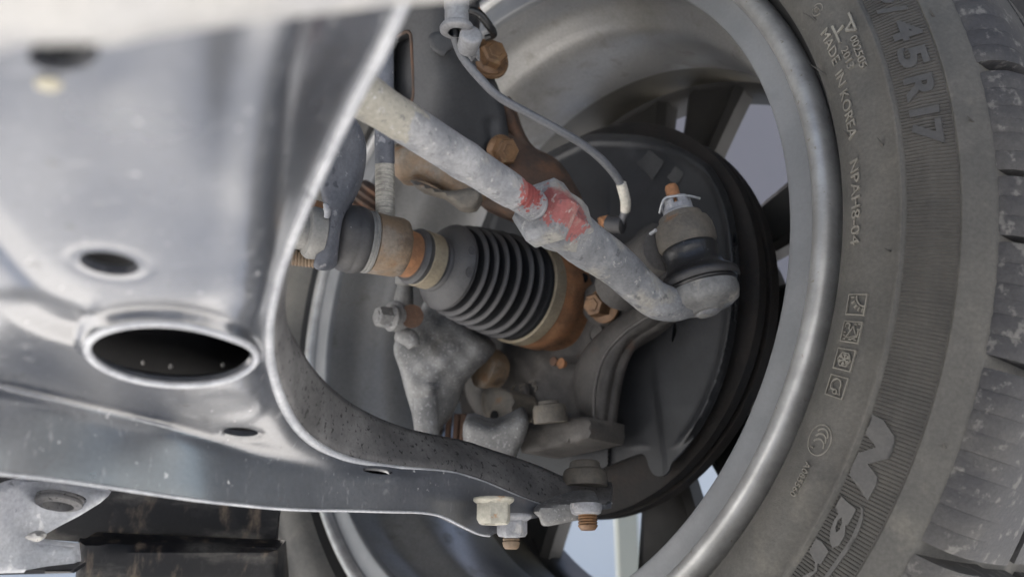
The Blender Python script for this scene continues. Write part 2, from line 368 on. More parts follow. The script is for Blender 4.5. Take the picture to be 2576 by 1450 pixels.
# ================================================================== setting
g = part('ground', ([(-300, -300, 0), (300, -300, 0), (300, 300, 0), (-300, 300, 0)], [(0, 1, 2, 3)]), M['ground'], smooth=0); tag(g, kind='structure')
wl = part('building_wall', boxw(0, 5.2, 1.1, 24, .2, 2.2), M['wall'], smooth=0)
tag(wl, 'pale blue painted wall glimpsed through the lower gap between the spokes', 'wall')
cn = part('cladding_wall', boxw(0, 5.15, 3.6, 24, .24, 2.8), M['canopy'], smooth=0)
tag(cn, 'violet grey upper cladding seen through the tall gap between the spokes', 'wall')
pp = P(1578, 1380, 2.3)
po = part('steel_post', boxw(pp.x, pp.y, 1.3, .056, .06, 2.6), M['post'], smooth=0, bev=.004)
tag(po, 'olive grey square post standing behind the bottom gap of the wheel', 'post')

# unseen slabs for the car's floor and wing, added and shaped to block the sky
V, F = boxw(-.2, -.95, 1.29, 3.6, 2.1, .04)
g2 = [(V, F), boxw(-.2, .22, 1.45, 3.6, .34, .04), boxw(-1.3, .60, 1.57, 1.3, .58, .30), boxw(1.35, .60, 1.57, 1.0, .58, .30), boxw(-1.3, -1.75, 1.45, 1.2, .5, .5), boxw(1.5, -1.75, 1.45, 1.2, .5, .5)]
arch = [(-.62, 1.30), (-.5, 1.45), (-.25, 1.58), (.1, 1.62), (.45, 1.58), (.68, 1.45), (.80, 1.25)]
AV, AF_ = [], []
for x, z in arch:
    for y in (.35, .86): AV.append((x, y, z))
for i in range(len(arch) - 1): AF_.append((i * 2, i * 2 + 1, i * 2 + 3, i * 2 + 2))
ub = part('underbody_sky_blocker', join(*g2, (AV, AF_)), M['tray'], smooth=0); tag(ub, kind='structure')

# ================================================================== wheel
wheel = thing('wheel', WC, 'dusty black tyre on a grey alloy wheel with a polished inner lip', 'wheel', matrix=WM)
def revolve(prof, n=256, a0=0, a1=2 * pi, closed=False):
    full = abs(a1 - a0 - 2 * pi) < 1e-6; k = n if full else n + 1; V, F = [], []
    for r, h in prof:
        for i in range(k):
            a = a0 + (a1 - a0) * i / n; V.append(Vector((r * cos(a), r * sin(a), h)))
    m = len(prof)
    for j in range(m if closed else m - 1):
        for i in range(n):
            i2 = (i + 1) % k; j2 = (j + 1) % m
            F.append((j * k + i, j * k + i2, j2 * k + i2, j2 * k + i))
    return V, F
def spl(pts, sub=5): return [tuple(p) for p in catmull(pts, sub)]
side = [(.2322, -.0085), (.2340, -.0055), (.2375, .0030), (.2430, .0085), (.2500, .0116), (.258, .0128), (.2665, .0125), (.2675, .0135), (.2687, .0134), (.2697, .0116),
        (.279, .0088), (.2885, .0042), (.2893, .0049), (.2905, .0044), (.2913, .0028), (.2965, -.0012), (.2990, -.0036), (.3000, -.0062)]
SR = np.array([p[0] for p in side]); SH = np.array([p[1] for p in side])
def hs(r): return float(np.interp(r, SR, SH))
tp = side[5:] + [(.3006, -.012), (.3020, -.022), (.3035, -.05), (.3040, -.10), (.3035, -.15), (.3015, -.182), (.298, -.197), (.28, -.211), (.255, -.214), (.242, -.206), (.236, -.2)]
tyre = part('tyre', revolve(spl(side[2:6], 3)[:-1] + tp, 360), M['tyre'], wheel, 50, True)
part('bead', revolve(spl(side[:3], 4), 256), M['tyredark'], wheel, 60, True)
# radial serrations of the sidewall band
SV, SF = [], []
npitch = 1080
for i in range(npitch):
    a = 2 * pi * i / npitch; da = 2 * pi / npitch * .28
    k = len(SV)
    for r in (.2702, .2740, .2780, .2820, .2860, .2882):
        for s, e in ((-1.6, -.0003), (-.7, .00055), (.7, .00055), (1.6, -.0003)):
            SV.append(Vector((r * cos(a + s * da), r * sin(a + s * da), hs(r) + e)))
    for j in range(5):
        for q in range(3): SF.append((k + j * 4 + q, k + j * 4 + q + 1, k + (j + 1) * 4 + q + 1, k + (j + 1) * 4 + q))
part('serration', (SV, SF), M['bandrubber'], wheel, 0, True, kind='stuff')
# rim : lip, flat flange, barrel
part('lip', revolve(spl([(.2325, -.012), (.2322, -.006), (.2308, -.0005), (.2285, .0024), (.2255, .0032), (.2222, .0018), (.2204, -.0016)], 5), 256), M['lip'], wheel, 60, True)
part('flange', revolve([(.2205, -.0014)] + spl([(.2200, -.0030), (.2150, -.0036), (.2085, -.0040), (.2066, -.0052), (.2062, -.009)], 4), 256), M['flange'], wheel, 60, True)
part('barrel', revolve(spl([(.2062, -.009), (.2072, -.018), (.2085, -.034), (.2030, -.047), (.1965, -.060), (.1950, -.085), (.1965, -.11), (.2000, -.128)], 5), 256), M['barrel'], wheel, 60, True)
part('outer_barrel', revolve(spl([(.2000, -.128), (.2030, -.145), (.2055, -.165), (.2070, -.19)], 4), 256), M['shaderim'], wheel, 60, True)
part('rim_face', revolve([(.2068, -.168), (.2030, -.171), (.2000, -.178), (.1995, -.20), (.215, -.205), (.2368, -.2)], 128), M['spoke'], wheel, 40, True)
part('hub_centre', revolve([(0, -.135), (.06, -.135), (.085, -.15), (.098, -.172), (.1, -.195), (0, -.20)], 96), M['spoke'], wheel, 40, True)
def spoke(a0, a1, b0, b1):
    """spoke between angle pairs at the hub (a) and at the rim (b), with a hollowed back"""
    V, F = [], []; R = (.07, .10, .13, .16, .185, .206)
    for r in R:
        t = (r - .07) / .136; e0 = radians(a0 + (b0 - a0) * t); e1 = radians(a1 + (b1 - a1) * t)
        for s, h in ((0, -.188), (0, -.174), (.12, -.170), (.3, -.174), (.7, -.174), (.88, -.170), (1, -.174), (1, -.188)):
            a = e0 + (e1 - e0) * s; V.append(Vector((r * cos(a), r * sin(a), h + .012 * (1 - t))))
    for i in range(len(R) - 1):
        for k in range(8): F.append((i * 8 + k, i * 8 + (k + 1) % 8, (i + 1) * 8 + (k + 1) % 8, (i + 1) * 8 + k))
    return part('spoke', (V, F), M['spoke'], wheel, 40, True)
for q in ((82, 91, 77.5, 93), (100, 128, 99, 118), (36, 56, 30, 47), (-4, 21, 0, 21), (-54, -30, -50, -28), (-84, -65, -86, -63), (-140, -120, -130, -113), (160, 195, 165, 190), (215, 222, 216, 225)):
    spoke(*q)
# shoulder and tread blocks
def block(arc, r_in=.2992):
    V, F = [], []
    prof = [(.2990, -.0050), (.3020, -.0058), (.3052, -.0085), (.3085, -.0125), (.3118, -.0205), (.3132, -.032), (.3137, -.050), (.3137, -.060), (.3020, -.060), (.3000, -.02)]
    m = len(prof); K = 5
    for i in range(K):
        u = i / (K - 1) * 2 - 1; a = u * arc / 2; edge_ = abs(u) == 1
        for q, (r, h) in enumerate(prof):
            ins = .0003 if edge_ and q < 5 else 0; aa = a * (.988 if q < 5 else 1.0)
            V.append(Vector(((r - ins) * cos(aa), (r - ins) * sin(aa), h - ins)))
    for i in range(K - 1):
        for k in range(m): F.append((i * m + k, i * m + (k + 1) % m, (i + 1) * m + (k + 1) % m, (i + 1) * m + k))
    F.append(tuple(range(m))); F.append(tuple((K - 1) * m + k for k in range(m)))
    return V, F
pitch = radians(4.93); proto = None; midp = None
VM = []
def midblock(arc):
    V, F = [], []
    for h0, h1 in ((-.066, -.094), (-.106, -.140), (-.148, -.195)):
        k = len(V)
        for r in (.300, .3140):
            for h in (h0, h1):
                for a in (-arc / 2, arc / 2): V.append(Vector((r * cos(a), r * sin(a), h)))
        F += [tuple(k + i for i in q) for q in ((0, 1, 3, 2), (4, 6, 7, 5), (0, 4, 5, 1), (2, 3, 7, 6), (0, 2, 6, 4), (1, 5, 7, 3))]
    return V, F
for i in range(-15, 15):
    a0 = radians(6.2) + pitch * (i + .11 * sin(i * 2.3))
    for j in range(3):
        wdt = pitch * .972 / 3; a = a0 + (j - 1) * wdt
        if proto is None: o = proto = part('tread_block', block(wdt), M['tread'], wheel, 40, True)
        else: o = proto.copy(); COL.objects.link(o)
        o.rotation_euler = (0, 0, a)
    if midp is None: o = midp = part('centre_tread', midblock(pitch * .86), M['tread'], wheel, 0, True)
    else: o = midp.copy(); COL.objects.link(o)
    o.rotation_euler = (0, 0, a0)

# raised writing : polygons in (s clockwise, t outwards) metres round an anchor (r0, angle)
def sw(s, t, e, A): 
    r = A[0] + t; a = A[1] - s / A[0]; return Vector((r * cos(a), r * sin(a), hs(r) + e))
def raised(tris_xy, tris, loops, A, e=.0006):
    n = len(tris_xy); V = [sw(x, y, e, A) for x, y in tris_xy] + [sw(x * 1.0, y, -.0008, A) for x, y in tris_xy]; F = list(tris)
    for lp in loops:
        for i in range(len(lp)): a, b = lp[i], lp[(i + 1) % len(lp)]; F.append((a, b, b + n, a + n))
    return V, F
def poly_raised(pts, A, e=.0006, holes=(), step=.0015, smooth=1):
    k = 1e4                                    # work in 0.1 mm so the triangulation tolerances suit
    f = lambda q: resample((np.array(catmull(q, smooth, True)) if smooth > 1 else np.array(q, float)) * k, step * k)
    xy, T, L = mesh2d(f(pts), [f(h) for h in holes], step * k)
    return raised([(x / k, y / k) for x, y in xy], T, L, A, e)
def strip(p, A, wd=.0006, e=.0005, closed=False):
    """raised line of width wd along local points p"""
    V, F = [], []; n = len(p)
    for i in range(n):
        a = np.array(p[(i - 1) % n] if (closed or i) else p[i]); b = np.array(p[(i + 1) % n] if (closed or i < n - 1) else p[i])
        d = b - a; d = d / (np.hypot(*d) or 1); nn = np.array((-d[1], d[0])) * wd / 2
        for q, h in ((-1, -.0006), (-.8, e), (.8, e), (1, -.0006)):
            V.append(sw(p[i][0] + nn[0] * q, p[i][1] + nn[1] * q, h, A))
    for i in range(n if closed else n - 1):
        j = (i + 1) % n
        for k in range(3): F.append((i * 4 + k, i * 4 + k + 1, j * 4 + k + 1, j * 4 + k))
    if not closed: F += [(0, 1, 2, 3), tuple((n - 1) * 4 + k for k in range(4))]
    return V, F
def text_geo(txt, A, h, xs=.8, bold=.0, shear=0.0, sp=1.0, e=.0012, s0=0.0, t0=0.0):
    cu = bpy.data.curves.new('lettering', 'FONT'); cu.body = txt; cu.size = 1; cu.align_x = 'LEFT'; cu.offset = bold; cu.space_character = sp; cu.resolution_u = 3; cu.shear = shear
    ob = bpy.data.objects.new('lettering', cu); COL.objects.link(ob)
    dg = bpy.context.evaluated_depsgraph_get(); me = bpy.data.meshes.new_from_object(ob.evaluated_get(dg))
    bpy.data.objects.remove(ob); bpy.data.curves.remove(cu)
    bm = bmesh.new(); bm.from_mesh(me); bmesh.ops.remove_doubles(bm, verts=bm.verts, dist=1e-4)
    bmesh.ops.triangulate(bm, faces=bm.faces)
    sc = h / .69
    bm.verts.ensure_lookup_table()
    xy = [(v.co.x * sc * xs + s0, v.co.y * sc + t0) for v in bm.verts]; n = len(xy)
    V = [sw(x, y, e, A) for x, y in xy] + [sw(x, y, -.0006, A) for x, y in xy]
    F = [tuple(v.index for v in f.verts) for f in bm.faces]
    for ed in bm.edges:
        if len(ed.link_faces) == 1: a, b = ed.verts[0].index, ed.verts[1].index; F.append((a, b, b + n, a + n))
    bm.free(); bpy.data.meshes.remove(me); return V, F
def anchor(x, y): r, a, h = pix_to_wheel(x, y, hs); return (r, a)
def mark(name, geo, m='rib', label=None):
    o = part(name, geo, M[m], wheel, 30, True)
    if label: o['label'] = label
    return o
def word(name, txt, p0, p1, h, **k):
    """text whose baseline runs between two points of the sidewall"""
    A = anchor(*p0); B = anchor(*p1); L = (A[1] - B[1]) * A[0]
    V, F = text_geo(txt, A, h, 1.0, **{**k, 's0': 0})
    cu = max((A[1] - math.atan2(v.y, v.x)) * A[0] for v in V)
    return mark(name, text_geo(txt, A, h, L / cu, **k), 'letter' if name == 'size_marking' else 'rib')

Z1 = lambda X, Y: (1932 + X * .26645, Y * .26645)
Z2 = lambda X, Y: (1932 + X * .26645, 322 + Y * .26645)
Z3 = lambda X, Y: (1932 + X * .26645, 676.2 + Y * .26645)
Z4 = lambda X, Y: (1932 + X * .31171, 998.2 + Y * .31171)
word('lettering', 'MADE', Z1(502, 325), Z1(618, 640), .0045)
word('lettering', 'IN', Z1(640, 708), Z1(692, 825), .0045)
word('lettering', 'KOREA', Z1(685, 888), Z1(770, 1335), .0045)
word('lettering', '002505', Z1(778, 368), Z1(880, 655), .0034)
word('lettering', '2013', Z1(698, 480), Z1(765, 665), .0036)
word('lettering', 'NPAH8-04', Z2(780, 318), Z2(782, 1112), .0047)
word('lettering', 'A085560', Z4(318, 515), Z4(203, 795), .0027)
for ch, q0, q1 in (('5', (1014, -112), (1062, 88)), ('/', (1050, 112), (1082, 196)), ('4', (1163, 252), (1192, 442)), ('5', (1228, 480), (1278, 676)), ('R', (1290, 742), (1340, 980)), ('1', (1340, 985), (1368, 1115)), ('7', (1375, 1165), (1406, 1395))):
    word('size_marking', ch, Z1(*q0), Z1(*q1), .0098, bold=.035, e=.0013)
def local(pts, A): 
    out = []
    for p in pts:
        r, a, h = pix_to_wheel(*p, hs); out.append(((A[1] - a) * A[0], r - A[0]))
    return out
def pxline(name, lines, Z, wd=.0007, e=.0012, extra=()):
    A = anchor(*Z(*lines[0][0])); g = [strip(local([Z(*q) for q in l], A), A, wd, e) for l in lines]
    return mark(name, join(*g, *extra))
pxline('mould_mark', [[(770, 130), (838, 290)], [(740, 295), (838, 290)], [(745, 290), (800, 205)], [(620, 255), (685, 410)], [(655, 330), (718, 248)], [(610, 258), (650, 330)]], Z1, .0012)
A = anchor(*Z1(468, 95)); cr = .0029
g = [strip([(cr * cos(t), cr * sin(t)) for t in np.linspace(a0, a1, 26)], A, .0006) for a0, a1 in ((.6, 3.3), (3.75, 6.4))]
g += [text_geo('KS', A, .0022, .75, s0=-.0013, t0=-.0011)]
mark('standard_mark', join(*g))
def box_mark(c, name, inner, rot=0.0):
    A = anchor(*c); q = .0044
    g = [strip([(-q, -q), (q, -q), (q, q), (-q, q)], A, .0008, .0012, True)] + [strip([(x * q, y * q) for x, y in l], A, .00065, .0011, cl) for l, cl in inner]
    return mark(name, join(*g))
arc = lambda cx, cy, r, a0, a1, k=14, ry=None: [(cx + r * cos(t), cy + (ry or r) * sin(t)) for t in np.linspace(a0, a1, k)]
# local axes : x runs down the picture, y runs to the right
box_mark(Z3(842, 337), 'sun_pictogram', [(arc(-.85, .9, 1.0, -pi / 2, 0), False)] + [([(-.85 + 1.22 * cos(t), .9 + 1.22 * sin(t)), (-.85 + 1.62 * cos(t), .9 + 1.62 * sin(t))], False) for t in np.radians([-84, -63, -42, -22, -5])])
box_mark(Z3(793, 595), 'umbrella_pictogram', [([(-.55, .15), (.35, .62), (.62, -.45), (-.55, .15)], False), (arc(.0, .1, .68, .2, 2.0, 10), False), (arc(-.55, -.5, .26, .5, 5.4, 10), False), ([(-.1, -.1), (-.35, -.3)], False)] +
    [([(x, y), (x, y + .3)], False) for x, y in ((.45, .5), (.75, -.1), (.75, -.75), (.4, -.85), (.1, -.85), (-.75, .2), (-.8, .6), (.75, .5), (-.3, .6))])
hexp = [(.72 * cos(t), .72 * sin(t)) for t in np.radians(range(30, 390, 60))]
box_mark(Z3(728, 855), 'snowflake_pictogram', [(hexp, True)] + [([(0, 0), (.58 * cos(t), .58 * sin(t))], False) for t in np.radians(range(0, 360, 60))] +
    [([(.52 * cos(t - .38), .52 * sin(t - .38)), (.34 * cos(t), .34 * sin(t)), (.52 * cos(t + .38), .52 * sin(t + .38))], False) for t in np.radians(range(0, 360, 60))])
box_mark(Z3(655, 1110), 'leaf_pictogram', [(arc(-.12, -.1, .62, 1.1, 5.6, 18, .55), False), ([(.16, .42), (.75, .62), (.62, .28)], False), (arc(.5, -.02, .22, 0, 6.28, 10), False), ([(.35, -.4), (.3, -.2)], False)])
A = anchor(*Z4(418, 345))
g = [strip([(.0066 * cos(t), .0055 * sin(t)) for t in np.linspace(0, 2 * pi, 40, endpoint=False)], A, .0006, .0005, True)]
for sx in (-.0024, -.0002, .0022): g.append(strip([(sx + .0026 * cos(t), .0028 * sin(t) + .0004) for t in np.linspace(pi * .45, pi * 1.25 + .5, 14)], A, .0009))
g.append(text_geo('S', A, .0016, .8, s0=.0036, t0=-.0026))
mark('certification_mark', join(*g))
def pxpoly(name, pts, Z, e=.0013, holes=(), smooth=1):
    A = anchor(*Z(*np.mean(pts, 0))); return mark(name, poly_raised(local([Z(*q) for q in pts], A), A, e, [local([Z(*q) for q in h], A) for h in holes], smooth=smooth), 'letter')
pxpoly('brand_letter', [(850, 140), (945, 190), (1030, 320), (1025, 400), (985, 495), (815, 540), (893, 640), (885, 705), (815, 835), (668, 630), (685, 570), (742, 450), (885, 405), (800, 300), (820, 225)], Z4)
pxpoly('brand_letter', [(595, 785), (640, 835), (722, 905), (660, 1025), (637, 1035), (630, 1120), (585, 1195), (530, 1215), (508, 1150), (515, 1070), (550, 985), (580, 940), (540, 905)], Z4, holes=[[(607, 965), (610, 1010), (590, 1075), (562, 1088), (556, 1050), (575, 995)]])
pxpoly('brand_letter', [(755, 868), (778, 900), (776, 985), (740, 1090), (660, 1230), (560, 1370), (470, 1490), (430, 1490), (520, 1370), (610, 1240), (690, 1120), (740, 1000), (762, 930)], Z4)
pxpoly('brand_letter', [(400, 1138), (450, 1170), (502, 1242), (438, 1345), (412, 1340), (408, 1400), (350, 1450), (270, 1490), (250, 1470), (330, 1420), (385, 1400), (392, 1330), (345, 1242)], Z4)
# moulding whiskers
for x, y, dx, dy in ((2055, 52, -24, -10), (2136, 345, -6, -12), (2080, 190, -22, -12), (2112, 655, -18, -8), (2058, 911, -18, -7), (1962, 1164, -18, -4), (2222, 366, -8, -14), (2350, 42, -6, -14), (2448, 306, -10, -10), (2378, 1125, 5, -8), (2240, 632, -8, -4)):
    r, a, h = pix_to_wheel(x, y, hs); b = Vector((r * cos(a), r * sin(a), h - .0005)); r2, a2, h2 = pix_to_wheel(x + dx, y + dy, hs); e = Vector((r2 * cos(a2), r2 * sin(a2), h + .0026))
    part('whisker', tube([b, b.lerp(e, .5) + Vector((0, 0, .001)), e], [.0005, .0003, .0002], 8, 3), M['bandrubber'], wheel, 60, True)

# ================================================================== brake
disc = thing('brake_disc', WC, 'rusty vented brake disc, shade painted into its dark colour, round the edge of the dust shield', 'brake disc', matrix=WM)
part('friction_ring', revolve([(.085, -.098), (.1395, -.098), (.1405, -.0985), (.1408, -.1065), (.139, -.1075), (.1365, -.1075), (.1365, -.0)][:6] + [(.085, -.1075)], 128, closed=True), M['disc'], disc, 40, True)
part('friction_ring', revolve([(.085, -.084), (.139, -.084), (.1408, -.085), (.1408, -.0925), (.139, -.0935), (.085, -.0935)], 128, closed=True), M['disc'], disc, 40, True)
V, F = [], []
for i in range(60):
    a = 2 * pi * i / 60; k = len(V)
    for r in (.09, .137):
        for s in (-.0022, .0022):
            for h in (-.099, -.0925): V.append(Vector((r * cos(a) - s * sin(a), r * sin(a) + s * cos(a), h)))
    F += [tuple(k + q for q in f) for f in ((0, 1, 3, 2), (4, 6, 7, 5), (0, 4, 5, 1), (2, 3, 7, 6), (0, 2, 6, 4), (1, 5, 7, 3))]
part('cooling_vane', (V, F), M['disc'], disc, 0, True, kind='stuff')
# dust shield : pressed disc with a flat, a cut-out and a tab
def wheel_depth(h):
    def fn(X, Y):
        ox = (np.asarray(X) - 1288) / FPX; oy = (725 - np.asarray(Y)) / FPX
        nn = np.array(_n); b = np.array((-0.01073, 0.00352, .57255)) + h * nn
        return (b @ nn) / (ox * nn[0] + oy * nn[1] + nn[2])
    return fn
shd = thing('dust_shield', P(1600, 800, .58), 'black pressed dust shield behind the tie rod end, with a rounded tab at its foot', 'dust shield')
so_ = [(1180, 700), (1230, 520), (1330, 415), (1420, 362), (1480, 338), (1540, 336), (1620, 341), (1690, 360), (1760, 398), (1800, 436), (1838, 520), (1856, 640), (1856, 740), (1842, 860), (1812, 970), (1770, 1060), (1730, 1120), (1692, 1160), (1684, 1180), (1672, 1194), (1655, 1197), (1642, 1190), (1632, 1172), (1625, 1150), (1610, 1140), (1560, 1158), (1500, 1180), (1420, 1195), (1330, 1190), (1250, 1120), (1190, 980), (1165, 840)]
def shield_depth(X, Y):
    d = wheel_depth(-.070)(X, Y); s = edgedist(X, Y, resample(np.array(catmull(so_, 2, True)), 14))
    d = d + (-.0034 * np.exp(-((s - 17) / 9) ** 2) + .003 * np.clip(1 - s / 12, 0, 1)) * np.clip((1130 - Y) / 50, 0, 1)
    d = d + .004 / (1 + np.exp(-((Y - 470) * .5 + (X - 1650) * .25 - 10) / 14)) * (np.abs(X - 1690) < 160)   # pressed step
    d = d - .0028 * np.clip((X - (1640 + (Y - 961) * .12)) / 16, 0, 1) * np.clip((Y - 820) / 200, 0, 1)
    return d
part('shield_plate', plate(so_, shield_depth, .0015, 0, 3, 5, holes=[[(1697, 808), (1702, 830), (1694, 857), (1690, 856), (1692, 830)]], tdir=-WN), M['shield'], shd, 50)
for x, y in ((1630, 420), (1690, 440)):
    q = [(x - 28, y - 10), (x + 4, y - 45), (x + 42, y - 12), (x + 12, y + 32)] if x < 1650 else [(x - 12, y + 6), (x + 10, y - 24), (x + 32, y - 4), (x + 12, y + 26)]
    part('label', plate(q, lambda X, Y: shield_depth(X, Y) - .0012, .0005, 0, 1, 12), mat('faded_label', (.040, .040, .041), (.030, .031, .032), 60), shd, 0)

# knuckle ----------------------------------------------------------
kn = thing('steering_knuckle', P(1400, 850, .56), 'dark cast iron steering knuckle behind the axle boot', 'steering knuckle')
body = [(1210, 870), (1300, 800), (1420, 690), (1480, 640), (1560, 620), (1640, 560), (1700, 610), (1720, 700), (1700, 790), (1640, 840), (1580, 880), (1552, 930), (1538, 1000), (1526, 1060), (1500, 1098), (1440, 1090), (1380, 1080), (1260, 1090), (1190, 1030), (1170, 960)]
part('hub_casting', plate(body, wheel_depth(-.058), .035, 40, 4, 12, rm=.012,
    bulge=lambda X, Y: gauss(1330, 930, 70, 70, .006)(X, Y) - .008 * np.exp(-((X - 1440) / 46) ** 2 - ((Y - 960) / 100) ** 2) + .0016 * np.sin(X / 21) * np.cos(Y / 26) + .0045 * np.exp(-((X - 1330 - (Y - 960) * .5) / 16) ** 2) * (Y > 900) + .004 * np.exp(-((np.hypot(X - 1420, Y - 800) - 118) / 9) ** 2), tdir=-WN), M['knuckle'], kn, 60)
wd_ = lambda h: (lambda x, y: float(wheel_depth(h)(np.array([x]), np.array([y]))[0]))
kd = wd_(-.046)
def Pk(x, y, h=-.046): return P(x, y, wd_(h)(x, y))
rib = [(1690, 780), (1654, 812), (1589, 856), (1555, 911), (1536, 991), (1523, 1080), (1498, 1116), (1478, 1085), (1446, 1003), (1450, 916), (1488, 855), (1554, 798), (1640, 742)]
part('web_rib', plate(rib, wheel_depth(-.042), .009, 46, 4, 8, rm=.013, tdir=-WN), M['knuckle'], kn, 60)
part('parting_line', tube([Pk(1640, 790, -.0375), Pk(1575, 832, -.0375), Pk(1520, 895, -.0375), Pk(1496, 980, -.0375), Pk(1494, 1060, -.0375)], [.0012] * 5, 8, 6), M['knuckle'], kn, 60)
part('bracket_lug', plate([(1308, 1075), (1330, 1064), (1478, 1046), (1494, 1062), (1492, 1098), (1470, 1108), (1330, 1140), (1310, 1126)], wheel_depth(-.03), .028, 12, 2, 12, rm=.004, tdir=-WN), M['knuckle'], kn, 50)
part('pinch_boss', plate([(1212, 990), (1232, 974), (1276, 978), (1298, 1000), (1292, 1042), (1270, 1066), (1234, 1062), (1214, 1034)], wheel_depth(-.026), .02, 18, 2, 8, rm=.006, tdir=-WN), M['ironrust'], kn, 50)
part('bolt_boss', lathe(Pk(1526, 764, -.060), cv(-.62, .05, -.78), [(0, .0165), (.006, .0150), (.0085, .0140), (.0092, .0125), (.0088, .008)], 32), M['knuckle'], kn, 50)
part('rust_patch', plate([(1382, 905), (1392, 896), (1400, 903), (1396, 916), (1386, 918)], wheel_depth(-.0442), .002, 6, 2, 6, rm=.0008, tdir=-WN), M['rustdark'], kn, 50)
for pts_ in (((1296, 968), (1286, 980), (1294, 996)), ((1312, 992), (1308, 970), (1322, 966)), ((1309, 980), (1318, 978)), ((1332, 960), (1346, 958), (1340, 970), (1350, 972), (1346, 984))):
    part('cast_mark', tube([Pk(x, y, -.0435) for x, y in pts_], [.0010] * len(pts_), 6, 2), M['ironrust'], kn, 60)
for x, y, h in ((1470, 700, -.05), (1245, 1045, -.026)):
    part('drain_hole_shade', lathe(Pk(x, y, h), WN, [(0, .0034), (.0012, .0034), (.0014, .0026)], 20), M['inside'], kn, 40)  # black disc painted in for the dark of the hole
part('pinch_bolt', lathe(Pk(1386, 1062, -.020), cv(-.10, .97, .2), [(0, .0102), (.0015, .0104), (.0085, .0102), (.0105, .0092), (.0112, .0066), (.0130, .0062), (.0134, .005)], 32), M['ironrust'], kn, 40)
part('lower_ear', plate([(1205, 870), (1235, 880), (1250, 910), (1240, 950), (1210, 975), (1185, 950)], wheel_depth(-.032), .012, 14, 3, 10, rm=.004, tdir=-WN), M['rusttan'], kn, 50)
part('sensor_hole', lathe(Pk(1411, 913, -.0455), WN, [(0, .0036), (.0004, .0034), (.0003, .0028), (-.003, .0026)], 24), M['rust'], kn, 40)
part('flange_bolt', hexbolt(Pk(1522, 768, -.052), cv(-.62, .05, -.78), .0080, .013, .0115, .002), M['goldrust'], kn, 40)
part('casting_dimple', lathe(Pk(1500, 838, -.0555), WN, [(-.002, .0066), (.001, .0062), (.0012, .0052), (.0002, .0046)], 24), M['knuckle'], kn, 40)
for i, (x, y) in enumerate(((1258, 915), (1310, 985))):
    part('casting_dimple', lathe(Pk(x, y, -.045), WN, [(-.002, .0062), (.0012, .0056), (.0014, .0040)], 24), M['knuckle'], kn, 40)
# upper part reaching the strut, rust brown
up = [(1275, 245), (1296, 270), (1318, 330), (1345, 370), (1400, 400), (1440, 452), (1470, 520), (1450, 580), (1330, 560), (1200, 500), (1215, 400), (1250, 350)]
part('upper_arm', plate(up, tps([(1270, 250, .565), (1450, 560, .55), (1200, 480, .53), (1400, 400, .56), (1330, 480, .535)]), .035, 30, 4, 12, rm=.010), M['rustdark'], kn, 60)
part('rusty_arm', plate([(985, 372), (1010, 360), (1060, 362), (1130, 400), (1220, 470), (1210, 500), (1150, 500), (1115, 480), (1060, 452), (1010, 452), (988, 430)], .505, .03, 26, 3, 11, rm=.010), M['rusttan'], kn, 60)
part('clamp_lug', plate([(1030, 452), (1070, 462), (1110, 478), (1150, 478), (1200, 470), (1212, 492), (1196, 524), (1160, 526), (1140, 512), (1110, 492), (1060, 478)], .492, .02, 12, 2, 9, rm=.005), M['ironrust'], kn, 60)
# steering arm eye, taking the tie rod stud
SA = cv(-.20, .92, .33).normalized()
S0 = P(1767, 738, .452)
def S(t): return S0 + SA * t
part('arm_eye', lathe(S(.0255), SA, [(0, .0100), (0, .0142), (.002, .0154), (.006, .0156), (.0105, .0152), (.0140, .0140), (.0150, .0118), (.0182, .0113), (.0190, .0098), (.0190, .0040)], 44, cap=False), M['ironrust'], kn, 40)
part('arm_web', tube([P(1560, 720, .53), P(1610, 660, .50), P(1672, 625, .465)], [.016, .013, .012], 16, 5, sq=1.0), M['knuckle'], kn, 60)

# ================================================================== tie rod
tr = thing('tie_rod', P(1349, 520, .39), 'dusty grey tie rod with red paint marks on its thread and lock nut', 'tie rod')
RA, RB = P(919, 244, .315), P(1349, 520, .392); RD = (RB - RA).normalized(); RL = (RB - RA).length
def R(t): return RA + RD * (RL * t)
part('rod', tube([R(-.25), R(-.05), R(.02), R(.10), R(.25), R(.45), R(.52), R(.60), R(.74), R(.82), R(.85), R(.86)], [.0083, .0083, .0082, .0078, .0079, .0079, .0082, .0077, .0077, .0075, .0071, .0060], 28, 4, bumps=.012), M['rod'], tr, 70)
part('threaded_end', thread(R(.845), RD, .0070, RL * .16, .0021, False, .76), M['rod'], tr, 20)
nut_p = R(1.0)
part('lock_nut', lathe(nut_p, RD, [(0, .0066), (0, .0118), (.0028, .0156), (.0104, .0162), (.0122, .0142)], 6, .45, hint=AF), M['tieend'], tr, 12, bev=.0005)
# outer end : forged hexagon collar, tapered neck, ball housing
te = thing('tie_rod_end', P(1560, 665, .435), 'dusty forged tie rod end with a rubber booted ball joint and castle nut', 'tie rod end')
E0 = nut_p + RD * .0115
part('collar', lathe(E0, RD, [(0, .0124), (.0006, .0140), (.010, .0143), (.016, .0132), (.0195, .0112)], 6, .75, hint=AF), M['tieend'], te, 14, bev=.0006)
part('neck', tube([E0 + RD * .008, P(1470, 612, .418), P(1520, 645, .425), P(1565, 680, .432), P(1610, 722, .438), P(1655, 756, .443), P(1705, 764, .450), P(1750, 762, .452)],
    [.0114, .0112, .0106, .0100, .0095, .0094, .0088, .0060], 26, 7, bumps=.014), M['tieend'], te, 70)
part('ball_housing', lathe(S(-.0105), SA, [(0, .0010), (.0003, .0075), (.0012, .0088), (.0018, .0092), (.0026, .0140), (.0048, .0174), (.0080, .0185), (.0105, .0188), (.0128, .0184), (.0134, .017)], 48), M['socket'], te, 50)
